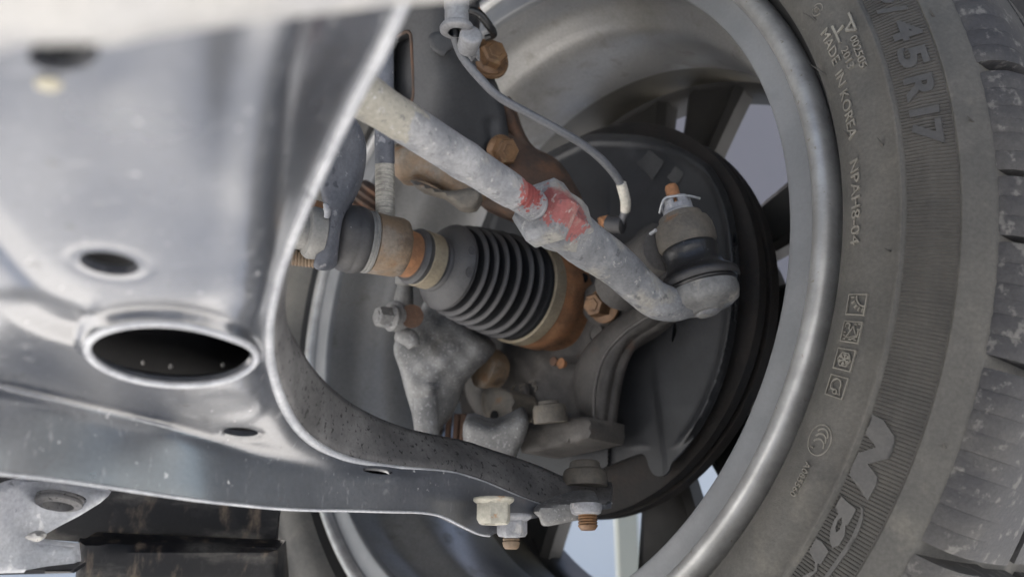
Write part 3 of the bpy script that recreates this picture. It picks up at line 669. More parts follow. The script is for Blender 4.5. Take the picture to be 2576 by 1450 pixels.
part('housing_cap', lathe(S(-.0118), SA, [(0, .001), (.0002, .0052), (.0008, .0060), (.0016, .0062)], 32), M['tieend'], te, 40)
part('boot', lathe(S(.0022), SA, [(0, .0170), (.0006, .0188), (.0016, .0192), (.0022, .0188), (.0028, .0200), (.0045, .0210), (.0066, .0206), (.0082, .0188), (.0094, .0166), (.0120, .0150), (.0155, .0140), (.0190, .0140), (.0215, .0148), (.0236, .0138)], 48), M['glossrubber'], te, 60)
part('dust_ring', lathe(S(.0050), SA, [(-.0008, .0202), (.0004, .0211), (.0022, .0210), (.0036, .0200), (.0040, .0190)], 48, cap=False), M['rubber'], te, 60)
# castle nut with slots
def castle(p0, axis, r, ri, h, slot, n=6):
    x, y, a = frame(axis, AF); V, F = [], []
    g = [lathe(p0, axis, [(0, r * 1.08), (.0012, r * 1.1), (.002, r), (h * .55, r), (h * .55, ri)], 36)]
    for k in range(n):
        c = 2 * pi * k / n + .35; w2 = pi / n - slot; V, F = [], []
        for i in range(7):
            gg = c - w2 + 2 * w2 * i / 6
            for rr, tt in ((ri, h * .5), (r, h * .5), (r * .97, h), (ri, h)): V.append(p0 + a * tt + (x * cos(gg) + y * sin(gg)) * rr)
        for i in range(6):
            for q in range(4): F.append((i * 4 + q, i * 4 + (q + 1) % 4, (i + 1) * 4 + (q + 1) % 4, (i + 1) * 4 + q))
        F += [(0, 1, 2, 3), (24, 25, 26, 27)]; g.append((V, F))
    return join(*g)
part('castle_nut', castle(S(.0445), SA, .0080, .0046, .0088, .16), M['galv'], te, 40)
part('stud', lathe(S(.0400), SA, [(0, .0040), (.0150, .0040), (.0156, .0036), (.0205, .0036), (.0222, .0030), (.0228, .0015)], 24), M['rust'], te, 50)
cpz = S(.0540)
part('cotter_pin', tube([cpz + cv(-.0085, -.0075, -.003), cpz + cv(-.0078, -.003, -.006), cpz + cv(-.006, .0000, -.0068), cpz + cv(0, .0010, -.0075), cpz + cv(.006, .0012, -.006), cpz + cv(.0125, .0000, -.004)], [.0007] * 6, 8, 5), M['steel'], te, 60)
part('cotter_pin_tail', tube([P(1636, 588, .449), P(1650, 578, .446)], [.0009, .0009], 8, 1), M['steel'], te, 60)

# ================================================================== stabiliser link and bar
LA = cv(-.875, .15, -.46).normalized()       # along the link's ball joint, towards the bar
L0 = P(1000, 622, .455)
def Lk(t): return L0 + LA * t
lk = thing('stabiliser_link', P(968, 560, .452), 'stabiliser link with a ribbed grey rod and a rusty ball housing', 'stabiliser link')
LU = (P(967, 300, .452) - P(969, 540, .452)).normalized()
part('ball_housing', lathe(Lk(-.004), LA, [(0, .0010), (.0004, .0125), (.0016, .0146), (.0040, .0153), (.0150, .0156), (.0180, .0156), (.0185, .0150)], 48), M['rusttan'], lk, 50)
part('retaining_ring', lathe(Lk(.0145), LA, [(0, .0150), (.0003, .0158), (.0014, .0160), (.0018, .0155), (.0024, .0155), (.0028, .0159), (.0038, .0158), (.0042, .015)], 48), M['greyband'], lk, 40)
part('boot', lathe(Lk(.0178), LA, [(0, .0150), (.0010, .0162), (.0035, .0170), (.0062, .0171), (.0070, .0167), (.0078, .0170), (.0110, .0166), (.0140, .0150), (.0155, .0130), (.0160, .0105), (.0175, .0098)], 48), M['rubber'], lk, 60)
part('seat_washer', lathe(Lk(.0340), LA, [(0, .0100), (.0006, .0125), (.0018, .0125), (.0020, .0112), (.0026, .0112), (.0028, .0120), (.0040, .0118), (.0042, .009)], 40), M['greyband'], lk, 40)
base = P(969, 548, .452)
pr = []
for i in range(26): pr += [(.002 + i * .0011, .00485), (.0025 + i * .0011, .00500), (.0029 + i * .0011, .00500)]
part('ribbed_rod', lathe(base - LU * .004, LU, [(0, .0048)] + pr + [(.0314, .0048)], 28), M['linkrod'], lk, 40)
part('rod_sleeve', lathe(base + LU * .0272, LU, [(0, .0046), (.0006, .0050), (.0018, .0051), (.03, .0050), (.09, .0050)], 28), M['stabbar'], lk, 40)
sb = thing('stabiliser_bar', P(850, 480, .43), 'flattened dark stabiliser bar end bolted to the link', 'stabiliser bar')
bar = [(800, 200), (860, 255), (900, 310), (915, 360), (914, 410), (903, 460), (882, 505), (864, 545), (856, 590), (850, 630), (838, 668), (812, 680), (790, 672), (792, 650), (806, 610), (816, 570), (818, 530), (808, 490), (798, 440), (780, 380), (740, 300)]
part('bar_end', plate(bar, tps([(820, 250, .405), (900, 350, .43), (850, 480, .425), (840, 560, .423), (815, 670, .420), (750, 300, .40), (880, 500, .428)]), .007, 34, 4, 9, rm=.0045), M['stabbar'], sb, 60)
part('weld_scar', tube([P(817, 512, .4185), P(823, 525, .4180), P(822, 548, .4180)], [.0010, .0019, .0012], 10, 5, bumps=.3), M['galv'], sb, 60)
part('nut', lathe(Lk(.0435), LA, [(0, .0115), (.0016, .0118), (.0020, .0098), (.0085, .0098), (.0100, .0085)], 28, hint=AF), M['greyband'], sb, 40)
part('link_stud', thread(Lk(.0505), LA, .0046, .016), M['rusttan'], sb, 40)
part('bushing', lathe(P(812, 590, .43), LA, [(0, .010), (.001, .0125), (.006, .0128), (.008, .0115), (.0088, .0085), (.016, .0082), (.0165, .006)], 36), M['greyband'], sb, 40)
part('threaded_stud', thread(P(835, 656, .437), cv(-.98, .10, -.15), .0044, .022, .0016), M['rusttan'], sb, 40)

# ================================================================== drive axle : shaft, bellows boot, joint housing
ax = thing('drive_axle', WC + WN * .02, 'rusty drive shaft end with a ribbed black bellows boot', 'drive axle')
def A_(h): return WC + WN * h + cv(0, .0, 0)
AO = cv(.0, .0, 0)
BO = .0125                                    # the joint sits this far inboard
def Ax(prof, n=64): return lathe(WC + WN * BO, WN, prof, n)
part('shaft', Ax([(.045, .0135), (.062, .0142), (.066, .0130), (.07, .0128), (.09, .0125), (.14, .0125)]), M['rust'], ax, 40)
part('small_clamp', Ax([(.0405, .0160), (.041, .0172), (.0500, .0172), (.0505, .0162)]), M['clamp'], ax, 30)
part('boot_collar', Ax([(.034, .0168), (.0375, .0172), (.0385, .0160), (.0400, .0163), (.0520, .0166), (.0535, .0172), (.0550, .0160), (.0562, .0158)]), M['bootrubber'], ax, 60)
CREST = [(.0190, .0289), (.0122, .0303), (.0046, .0315), (-.0045, .0327), (-.0142, .0336), (-.0228, .0341)]
def bellows():
    pts = [(.0360, .0172), (.0352, .0190), (.0340, .0215), (.0312, .0250), (.0292, .0266), (.0278, .0272), (.0270, .0270), (.0264, .0262), (.0258, .0259), (.0252, .0262)]
    crest = CREST
    r0, h0 = .0262, .0252
    for h, r in crest:
        dp = .0100
        pts += [(h0 - .0009, r0 - .0055), (h0 - .0018, r - dp), (h + .0030, r - dp), (h + .0020, r - .0040), (h + .0010, r - .0006), (h + .0002, r), (h - .0005, r - .0002)]
        r0, h0 = r, h - .0005
    pts += [(-.0240, .0290), (-.0262, .0285), (-.0285, .0300), (-.0300, .0328), (-.0315, .0334), (-.0372, .0338), (-.0380, .0335)]
    q = [pts[0]]
    for p in catmull(pts, 3)[1:]: q.append(tuple(p))
    return lathe(WC + WN * BO, WN, q, 96)
bv, bf = bellows(); nb = 96; split = 40 * nb
prof_r = [(bv[i * nb] - (WC + WN * BO)).dot(WN) for i in range(len(bv) // nb)]
cut = next(i for i, h in enumerate(prof_r) if h < .0245 + BO * 0)
part('boot_cone', (bv[:(cut + 1) * nb], [f for f in bf if len(f) == 4 and max(f) < (cut + 1) * nb]), M['bootrubber'], ax, 80)
part('boot_pleats', (bv[cut * nb:], [tuple(i - cut * nb for i in f) for f in bf if len(f) == 4 and min(f) >= cut * nb]), M['pleatrubber'], ax, 80)
for h, r in CREST:
    part('pleat_crest', Ax([(h + .0016, r - .0014), (h + .0008, r + .0001), (h + .0002, r + .0003), (h - .0004, r + .0001), (h - .0010, r - .0012)], 96), M['bootrubber'], ax, 80)
part('large_clamp', Ax([(-.0330, .0330), (-.0331, .0350), (-.0334, .0353), (-.0420, .0353), (-.0425, .0350), (-.0427, .033)], 96), M['clamp'], ax, 30)
part('joint_housing', Ax([(-.0425, .0325), (-.0427, .0346), (-.048, .0352), (-.0580, .0352), (-.0605, .0335), (-.075, .033), (-.10, .030)], 96), M['rust'], ax, 40)

def pxof(p):
    q = p - CAM; z = q.dot(AF); return 1288 + q.dot(AX) / z * FPX, 725 - q.dot(AU) / z * FPX
def cone(a, h): r = .0250 + (.0312 + BO - h) * .80; return WC + WN * h + (WU * cos(a) + WV * sin(a)) * (r + .0004)
for tx, y0 in (('H', 629), ('KIA', 684)):
    h0 = .0302 + BO; best = min((abs(pxof(cone(a, h0))[1] - y0), a) for a in np.linspace(-pi, pi, 721) if pxof(cone(a, h0))[0] < pxof(WC + WN * h0)[0] + 200 and (WU * cos(a) + WV * sin(a)).dot(CAM - cone(a, h0)) > 0 and pxof(cone(a, h0))[0] > 1120)
    a0 = best[1]; sg = 1 if pxof(cone(a0 + .02, h0))[1] > pxof(cone(a0, h0))[1] else -1; rr = .0258
    at_ = lambda s_, t_: cone(a0 + sg * s_ / rr, h0 - t_)
    oval = [at_(.0030 * cos(t), .0017 * sin(t)) for t in np.linspace(0, 2 * pi, 29)]
    gl = [tube(oval, [.00028] * 29, 6, 1, cap=False)]
    for st_ in ([((-.0014, -.0009), (-.0008, .0009)), ((.0008, -.0009), (.0014, .0009)), ((-.0011, -.0001), (.0011, .0001))] if tx == 'H' else [((-.0018, -.0007), (-.0018, .0007)), ((-.0017, 0), (-.0009, .0007)), ((-.0017, 0), (-.0009, -.0007)), ((-.0003, -.0007), (-.0003, .0007)), ((.0004, -.0007), (.0011, .0007)), ((.0011, .0007), (.0018, -.0007))]):
        gl.append(tube([at_(*st_[0]), at_(*st_[1])], [.00026] * 2, 6, 1))
    part('moulded_mark', join(*gl), M['bootrubber'], ax, 60)

# ================================================================== strut with its bracket, bolts and sensor holder
st = thing('strut', P(1130, 200, .52), 'dark painted strut bracket bolted to the rusty knuckle', 'strut')
sdep = tps([(1000, 0, .505), (1200, 0, .51), (1000, 340, .525), (1280, 400, .545), (1120, 200, .512), (1260, 200, .535), (1050, 450, .53), (980, 200, .525)])
stol = [(985, 60), (1000, 30), (1020, -60), (1190, -60), (1200, 60), (1212, 130), (1240, 190), (1262, 240), (1272, 290), (1280, 350), (1262, 372), (1236, 380), (1228, 410), (1235, 470), (1150, 470), (1060, 420), (985, 380), (975, 200)]
part('clamp_plate', plate(stol, lambda X, Y: sdep(X, Y) - .004 * np.exp(-((X - 1110) / 60) ** 2) + .003 * np.exp(-((X - 1235) / 10.0) ** 2) * (Y > 300), .03, 16, 2, 12, rm=.004,
    holes=[[(990, 105), (1000, 92), (1024, 84), (1030, 95), (1037, 240), (1030, 256), (1010, 246), (990, 232)]]), M['strut'], st, 50)
part('slot_edge', tube([P(x, y, float(sdep(np.array([x]), np.array([y]))[0]) - .0005) for x, y in ((996, 92), (1012, 84), (1026, 80), (1034, 92), (1037, 140), (1040, 200), (1040, 244), (1030, 260))], [.0011] * 8, 8, 4), M['rustdark'], st, 60)
part('strut_tube', tube([P(1090, -140, .535), P(1086, 100, .545), P(1080, 420, .565)], [.026] * 3, 30, 3), M['strut'], st, 60)
part('pinch_edge', tube([P(1268, 255, .545), P(1290, 320, .555), P(1318, 370, .56)], [.003, .004, .004], 10, 5), M['rustdark'], st, 60)
BX = cv(.45, .30, -.84).normalized()
part('bolt_washer', lathe(P(1226, 152, .530), BX, [(0, .0120), (.001, .0130), (.003, .0126), (.0036, .0105)], 36), M['goldrust'], st, 40)
part('flange_bolt', hexbolt(P(1229, 149, .526), BX, .0086, .0085, .0106, .0016), M['goldrust'], st, 30)
part('flange_bolt', hexbolt(P(1258, 380, .538), cv(.55, -.12, -.83), .0084, .008, .0100, .0018), M['goldrust'], st, 40)
part('loop_clip', tube([P(1176, 25, .50), P(1205, 35, .50), P(1232, 68, .505), P(1242, 88, .512), P(1222, 96, .515)], [.0022, .0024, .0024, .002, .0018], 10, 5), M['glossrubber'], st, 60)
part('rusty_wire', tube([P(1176, -10, .52), P(1205, 25, .52), P(1245, 80, .525)], [.0012] * 3, 8, 5), M['rust'], st, 60)
part('bracket_tab', plate([(1078, 92), (1094, 80), (1120, 82), (1140, 92), (1170, 116), (1196, 148), (1205, 152), (1182, 148), (1160, 122), (1140, 118), (1118, 140), (1098, 132), (1082, 116)], .497, .002, 5, 2, 8, rm=.001), M['strut'], st, 40)
cb = thing('wheel_sensor_cable', P(1380, 310, .46), 'thin grey sensor cable curving down past the dust shield', 'cable')
wpts = [(1142, 60, .462), (1146, 100, .462), (1165, 145, .462), (1205, 195, .463), (1255, 243, .465), (1320, 280, .468), (1390, 318, .472), (1455, 356, .478), (1508, 396, .484), (1546, 438, .490), (1564, 470, .494), (1573, 505, .498), (1571, 535, .502), (1561, 562, .506)]
part('sheath', tube([P(*p) for p in wpts], [.0023] * len(wpts), 14, 6), M['wire'], cb, 60)
part('tape_sleeve', tube([P(1562, 461, .4925), P(1569, 485, .495), P(1574, 508, .4975), P(1573, 530, .501)], [.0029, .0030, .0030, .0028], 16, 4), M['sleeve'], cb, 50)
part('end_plug', lathe(P(1570, 566, .505), cv(-.8, .1, .5), [(0, .0035), (.001, .0052), (.010, .0052), (.011, .004)], 20), M['rubber'], cb, 40)
part('sensor_block', plate([(1508, 545), (1530, 540), (1548, 556), (1540, 575), (1512, 568)], .52, .012, 6, 1, 8, rm=.002), M['rust'], cb, 30)
gt = cv(-.05, .9, -.1).normalized()
part('grommet', lathe(P(1149, 82, .455), cv(-.02, .97, .25), [(0, .0045), (0, .0072), (.0010, .0086), (.0026, .0088), (.0040, .0080), (.0046, .0062), (.0135, .0062), (.0145, .0066), (.028, .0066)], 32, cap=False), M['plastic'], cb, 40)
part('plug', lathe(P(1187, 84, .452), cv(-.25, -.45, .86), [(0, .0046), (.0005, .0056), (.0014, .0060), (.010, .0056), (.012, .005)], 28, ), M['plastic'], cb, 40)
part('plug_clip', plate([(1160, 122), (1176, 104), (1200, 100), (1206, 118), (1206, 150), (1196, 142), (1186, 150), (1172, 140)], .468, .004, 5, 2, 8, rm=.0015), M['plastic'], cb, 40)
# dim bellows behind the link rod
bl = thing('rubber_bellows', P(930, 500, .62), 'small dim ribbed bellows half hidden behind the link rod', 'bellows')
pr = []
for i in range(7): pr += [(i * .005, .0085 + i * .0007), (i * .005 + .0025, .0112 + i * .0007)]
part('ribbed_sleeve', lathe(P(945, 470, .62), cv(-.55, -.75, .1), pr, 32), M['rustdark'], bl, 60)

# ================================================================== caliper
cp = thing('brake_caliper', P(1090, 920, .60), 'corroded silver brake caliper below the drive shaft, with its hose fitting', 'brake caliper')
cpol = [(990, 880), (1000, 846), (1030, 812), (1058, 780), (1075, 745), (1120, 760), (1160, 800), (1240, 870), (1232, 900), (1200, 930), (1168, 968), (1156, 1000), (1140, 1040), (1122, 1064), (1104, 1090), (1104, 1110), (1052, 1110), (1036, 1040), (1020, 985), (1004, 925)]
cdep = tps([(1000, 860, .585), (1100, 780, .60), (1230, 880, .585), (1150, 1000, .59), (1060, 1090, .575), (1040, 980, .575), (1110, 900, .572)])
part('casting', plate(cpol, lambda X, Y: cdep(X, Y) + .001 * np.sin(X / 9) * np.sin(Y / 11), .045, 30, 3, 10, rm=.010,
    bulge=lambda X, Y: .007 * np.exp(-((X - 1085) / 16) ** 2) * (Y > 960)), M['alu'], cp, 60)
part('sliding_pin', tube([P(1070, 1000, .565), P(1075, 1110, .56)], [.008, .008], 18, 1), M['alu'], cp, 60)
for x in (1105, 1130, 1150, 1166): part('pad_spring', tube([P(x, 1040, .60), P(x - 4, 1110, .60)], [.0022, .0022], 8, 1), M['rustdark'], cp, 60)
part('hose_fitting', tube([P(1028, 690, .575), P(1020, 715, .575), P(1016, 750, .574), P(1014, 775, .572)], [.0055, .0050, .0062, .0060], 18, 4), M['greyband'], cp, 60)
part('fitting_collar', lathe(P(1021, 718, .574), cv(.08, .99, 0), [(0, .0055), (.001, .0072), (.006, .0072), (.007, .0055)], 24), M['greyband'], cp, 40)
part('banjo_eye', lathe(P(1010, 800, .572), cv(-.55, .25, -.8), [(0, .008), (.001, .0095), (.009, .0095), (.010, .008)], 28), M['alu'], cp, 40)
part('banjo_bolt', hexbolt(P(988, 800, .560), cv(-.75, .15, -.62), .0068, .010, .0085, .0015), M['alu'], cp, 30)
part('banjo_washer', lathe(P(1035, 795, .565), cv(.3, .1, -.95), [(0, .0075), (.002, .0075), (.0022, .004)], 24), M['rustdark'], cp, 40)
part('bleed_nipple', tube([P(1000, 838, .570), P(1030, 850, .568), P(1042, 872, .567)], [.0045, .006, .004], 14, 4), M['alu'], cp, 60)
# lower ball joint body
bj = thing('ball_joint', P(1480, 1190, .50), 'weathered lower ball joint clamped at the outer end of the arm', 'ball joint')
part('forged_body', plate([(1165, 1068), (1190, 1056), (1240, 1070), (1290, 1050), (1315, 1040), (1330, 1062), (1322, 1100), (1306, 1130), (1280, 1170), (1180, 1150)], .535, .03, 22, 3, 10, rm=.008), M['alu'], bj, 60)
DN = -UP
part('stud_cap', lathe(P(1472, 1203, .478), UP, [(-.004, .0120), (0, .0122), (.0036, .0116), (.0050, .0102), (.0054, .0086), (.0086, .0080), (.0094, .0068)], 36), M['ironrust'], bj, 50)
part('mounting_flange', plate([(1342, 1288), (1352, 1274), (1400, 1264), (1470, 1264), (1508, 1268), (1510, 1284), (1490, 1300), (1440, 1310), (1380, 1322), (1362, 1318), (1356, 1300)], .440, .03, 10, 2, 9, rm=.003), M['alu'], bj, 50)
part('lower_nut', lathe(P(1474, 1266, .437), DN, [(0, .0078), (.002, .0080), (.0045, .0072), (.0052, .006)], 32), M['galv'], bj, 40)
part('stud_end', thread(P(1478, 1290, .437), DN, .0049, .0068, .0013), M['goldrust'], bj, 40)

# ================================================================== control arm
arm = thing('control_arm', P(600, 900, .30), 'large black stamped control arm with a collared oval hole, filling the near left', 'control arm')
edge = [(1040, -60, .170), (1000, 20, .177), (960, 110, .186), (920, 185, .195), (880, 262, .204), (838, 350, .214), (798, 438, .224), (760, 522, .234), (728, 600, .243), (704, 665, .252), (688, 725, .262), (676, 785, .273), (672, 845, .285), (677, 910, .298), (692, 968, .311), (718, 1030, .325), (756, 1085, .340), (806, 1124, .353), (862, 1150, .365), (930, 1166, .377), (1010, 1176, .390), (1090, 1182, .404), (1150, 1190, .415), (1220, 1212, .427), (1290, 1242, .438), (1360, 1268, .448), (1440, 1279, .458), (1522, 1271, .466), (1538, 1262, .468)]
low = [(1538, 1278, .464), (1480, 1286, .456), (1400, 1292, .446), (1330, 1305, .434), (1270, 1330, .414), (1232, 1347, .402), (1205, 1343, .397), (1160, 1322, .392), (1110, 1298, .386), (1060, 1289, .380), (980, 1287, .370), (880, 1284, .355), (760, 1282, .338), (680, 1277, .327), (600, 1269, .316), (500, 1258, .304), (400, 1244, .294), (300, 1229, .285), (200, 1214, .279), (100, 1201, .273), (0, 1191, .268), (-70, 1184, .266)]
face = edge + [(-70, 60, .120), (-70, 300, .146), (-70, 520, .176), (-70, 700, .207), (-70, 880, .243), (-70, 975, .268),
    (150, 300, .147), (150, 500, .174), (150, 700, .208), (150, 900, .250), (300, 60, .123), (300, 200, .138), (300, 400, .162), (300, 560, .187), (300, 700, .212), (300, 850, .243), (300, 980, .277),
    (520, 60, .127), (520, 250, .147), (520, 450, .173), (520, 620, .202), (520, 740, .228), (560, 980, .289), (430, 985, .283),
    (650, 40, .133), (650, 200, .151), (642, 360, .172), (636, 520, .195), (634, 640, .217), (630, 740, .238), (634, 820, .256), (640, 960, .293), (640, 1040, .314), (720, 1100, .334),
    (0, 965, .266), (240, 1022, .283), (440, 1066, .300), (620, 1125, .325), (720, 1148, .340), (830, 1172, .357), (940, 1200, .374), (1010, 1204, .386)]
ffn_ = tps([(x, y, 1 / d) for x, y, d in face], 6e-3)
def ffn(X, Y): return 1 / ffn_(X, Y)
ridge = [(-70, 948), (0, 964), (120, 992), (240, 1022), (340, 1046), (440, 1070), (540, 1100), (620, 1126), (720, 1150), (830, 1174), (940, 1198), (1010, 1203), (1070, 1198), (1130, 1196), (1210, 1216), (1280, 1246), (1350, 1272), (1440, 1283), (1538, 1268)]
RX, RY = np.array(ridge, float).T; RD_ = ffn(RX, RY)
LX, LY = np.array([(x, y) for x, y, d in low], float).T
LD = np.interp(LX, RX, RD_) - .24 * (LY - np.interp(LX, RX, RY)) / FPX * np.interp(LX, RX, RD_)
bfn_ = tps([(x, y, 1 / d) for x, y, d in zip(RX, RY, RD_)] + [(x, y, 1 / d) for x, y, d in zip(LX, LY, LD)], 4e-3)
def bfn(X, Y): return 1 / bfn_(X, Y)
def afn(X, Y):
    X = np.asarray(X, float); Y = np.asarray(Y, float); f, g_ = ffn(X, Y), bfn(X, Y)
    ry = np.interp(X, RX, RY); k = .5 + .5 * np.tanh((Y - ry) / 15.0)       # above the fold the underside, below it the flange
    return f * (1 - k) + g_ * k
low = [(x, y, float(d)) for (x, y, q), d in zip(low, afn(LX, LY))]
ex_, ey_ = np.array([(x, y) for x, y, d in edge], float).T
edge = [(x, y, float(d)) for (x, y, q), d in zip(edge, afn(ex_, ey_))]
outline = [(x, y) for x, y, d in edge] + [(x, y) for x, y, d in low] + [(-70, 900), (-70, 500), (-70, 40), (300, -40), (700, -60)]
outl = resample(np.array(outline, float), 9)
def ell(cx, cy, a, b, rot=0, n=64):
    c, s_ = cos(radians(rot)), sin(radians(rot))
    return np.array([(cx + a * cos(t) * c - b * sin(t) * s_, cy + a * cos(t) * s_ + b * sin(t) * c) for t in np.linspace(0, 2 * pi, n, endpoint=False)])
def erho(X, Y, e):
    cx, cy, a, b, rot = e; c, s_ = cos(radians(rot)), sin(radians(rot)); dx, dy = X - cx, Y - cy
    return np.hypot((dx * c + dy * s_) / a, (-dx * s_ + dy * c) / b)
H1 = (424, 866, 204, 78, 5); H2 = (275, 662, 76, 28, 9); H3 = (606, 1090, 45, 11, 3); H4 = (950, 1184, 38, 7, 6); H5 = (160, 134, 90, 44, -4); HB = (700, 1088, 150, 60, 22)
holes = [ell(*H1, n=150), ell(*H2), ell(*H3, n=32), ell(*H4, n=28), ell(*H5, n=40)]
extra = np.concatenate([ell(H1[0], H1[1], H1[2] * k, H1[3] * k, H1[4], 150) for k in np.arange(1.02, 1.46, .028)] + [ell(H2[0], H2[1], H2[2] * k, H2[3] * k, H2[4], 40) for k in (1.08, 1.18, 1.3)]
    + [ell(H3[0], H3[1], H3[2] * k, H3[3] * k, H3[4], 32) for k in (1.12, 1.3)])
xy, T, loops = mesh2d(outl, holes, 9, extra, [ell(H1[0], H1[1], H1[2] * 1.46, H1[3] * 1.46, H1[4])])
X, Y = xy[:, 0], xy[:, 1]
D = afn(X, Y)
def sstep(x, a, b): t = np.clip((x - a) / (b - a), 0, 1); return t * t * (3 - 2 * t)
e_ = .8
dx = (afn(X + e_, Y) - afn(X - e_, Y)) / (2 * e_); dy = (afn(X, Y + e_) - afn(X, Y - e_)) / (2 * e_)
rise = .0030 * (1 - sstep(erho(X, Y, H1), 1.02, 1.20)) + .0002 * np.exp(-((erho(X, Y, H2) - 1.35) / .16) ** 2) - .0010 * np.exp(-((erho(X, Y, H3) - 1.1) / .2) ** 2)
dep = .0022 * sstep(erho(X, Y, (150, 800, 190, 60, 18)), 1.0, .3)            # shallow pressed hollow on the left
em = edgedist(X, Y, np.array([(x, y) for x, y, d in edge]))
def pd(pl):
    q = np.array(catmull(pl, 6)); return edgedist(X, Y, np.concatenate([q, q[::-1]]))
rise = rise - dep + .0032 * np.exp(-(pd([(705, 20), (672, 200), (655, 360), (644, 520), (646, 640), (660, 740)]) / 62) ** 2) * sstep(em, 4, 55)
rise = rise + .00035 * np.exp(-(pd([(470, 1000), (560, 978), (630, 990), (655, 1020), (620, 1052), (530, 1062)]) / 14) ** 2)
rise = rise + .0012 * np.exp(-(pd([(-70, 520), (20, 620), (110, 715), (210, 775)]) / 30) ** 2)
V = []
for x, y, d, ax_, ay_, rs in zip(X, Y, D, dx, dy, rise):
    p = P(x, y, d); tx = (P(x + 1, y, d + ax_) - p); ty = (P(x, y + 1, d + ay_) - p); nn = tx.cross(ty).normalized()
    if nn.dot(p - CAM) > 0: nn = -nn
    V.append((p + nn * rs, nn))
TH = .0026
n = len(V); VV = [v for v, q in V] + [v - q * TH for v, q in V]; F = list(T) + [tuple(i + n for i in t[::-1]) for t in T]
for lp in loops:
    for i in range(len(lp)): a, b = lp[i], lp[(i + 1) % len(lp)]; F.append((a, b, b + n, a + n))
part('lower_skin', (VV, F), M['arm'], arm, 55)
# bare rounded bead along the raw edge, collar rim and lower fold
def bead(pts, r, name, m='armedge', sub=3, sq=1.0, closed=False):
    q = [P(*p) for p in pts]; return part(name, tube(q, r, 10, sub, sq), M[m], arm, 70)
M['armedge'] = mat('scuffed_sheet_edge', (.42, .43, .45), (.30, .31, .335), 60, (.30, .45), .15, .15, 500, layers=[((.10, .105, .115), 150, .64, .06, .6)])
ed = [(x, y, d + .0011) for x, y, d in edge]
bead(ed, [.0022 if y < 1000 else max(.0007, .0022 - .0015 * (x - 700) / 420) for x, y, d in edge], 'rolled_edge')
rm = []
for k in range(73):
    t = 2 * pi * k / 72; x, y = ell(*H1, n=72)[k % 72]; x, y = float(x), float(y); d = float(afn(np.array([x]), np.array([y]))[0])
    gx = float(afn(np.array([x + 1]), np.array([y]))[0]) - d; gy = float(afn(np.array([x]), np.array([y + 1]))[0]) - d
    p = P(x, y, d); nn = (P(x + 1, y, d + gx) - p).cross(P(x, y + 1, d + gy) - p).normalized()
    if nn.dot(p - CAM) > 0: nn = -nn
    rm.append(p + nn * .0029)
part('collar_rim', tube(rm, [.0011] * len(rm), 10, 1, cap=False), M['armedge'], arm, 70)
lw = [(x, y - 1, d - .0002) for x, y, d in low[5:]]
bead(lw, [.0006] * len(lw), 'folded_lip')
# upper shell and the side wall that closes the box
wall = [(1030, -60), (990, 20), (950, 110), (910, 185), (870, 262), (830, 350), (790, 438), (752, 522), (722, 600), (706, 665), (700, 725), (702, 775), (712, 826), (738, 876), (772, 925), (812, 968), (858, 1006), (905, 1036), (958, 1062), (1012, 1082), (1066, 1096), (1122, 1108), (1176, 1120), (1236, 1140), (1300, 1160), (1360, 1182), (1430, 1212), (1510, 1219), (1536, 1220)]
V, F = [], []; m = 7
EW = catmull([(*e, *w_) for e, w_ in zip(edge, wall)], 4)
for q in EW:
    a = P(q[0], q[1], q[2] + .0028); b = P(q[3], q[4], q[2] + .034 - .010 * max(0, min(1, (q[1] - 1150) / 100)))
    out = (AX * .6 + AU * .8) * .003
    for j in range(m):
        t = j / (m - 1); V.append(a.lerp(b, t) + out * math.sin(pi * t) * .6)
for i in range(len(EW) - 1):
    for j in range(m - 1): F.append((i * m + j, i * m + j + 1, (i + 1) * m + j + 1, (i + 1) * m + j))
sw_ = part('side_wall', (V, F), M['armwall'], arm, 60)
so2 = sw_.modifiers.new('sheet', 'SOLIDIFY'); so2.thickness = .0022; so2.offset = -1
uo = [q[3:5] for q in EW[::3]] + [(x, y - 12) for x, y, d in low[1:]] + [(-70, 900), (-70, 60), (300, -60), (700, -70)]
part('upper_shell', plate(uo, lambda X, Y: afn(X, Y) + .034 - .010 * np.clip((Y - 1150) / 100, 0, 1), .002, 0, 1, 30, tdir=AF + AU), M['inside'], arm, 50)  # coloured black to give the holes their dark interior
part('inner_stiffener', tube([P(322, 800, .285), P(326, 905, .31)], [.0016, .0016], 8, 1, sq=.4), M['armwall'], arm, 60)
for x, y, r in ((272, 900, 1.0), (305, 912, .8), (430, 925, .6), (560, 922, .5), (360, 915, .5)):
    part('grit', lathe(P(x, y, .295), cv(.2, .6, -.6), [(0, .0004), (.0006, .0013 * r), (.0016, .0009 * r), (.002, .0002)], 7), M['panel'], arm, 0)
# torn paint blister on the lower lip
part('paint_blister', tube([P(572, 1266, .3285), P(590, 1261, .3280), P(602, 1254, .3275), (P(608, 1256, .3275)), P(614, 1267, .3285)], [.0004, .0009, .0013, .0011, .0005], 8, 4, bumps=.2), M['bracket'], arm, 60)
# flange bolts through the outer end of the arm
def hang(x, y, d): return P(x, y, d)
part('flange_bolt', hexbolt(P(1242, 1252, .412), DN, .0082, .0104, .0096, .0014, dish=True, rot=.15), M['zinc'], arm, 30)
part('flange_nut', hexbolt(P(1288, 1294, .424), DN, .0073, .0086, .0094, .0016, rot=.4), M['galv'], arm, 30)
part('bolt_tip', thread(P(1286, 1338, .425), DN, .0042, .0064, .0013), M['rusttan'], arm, 40)

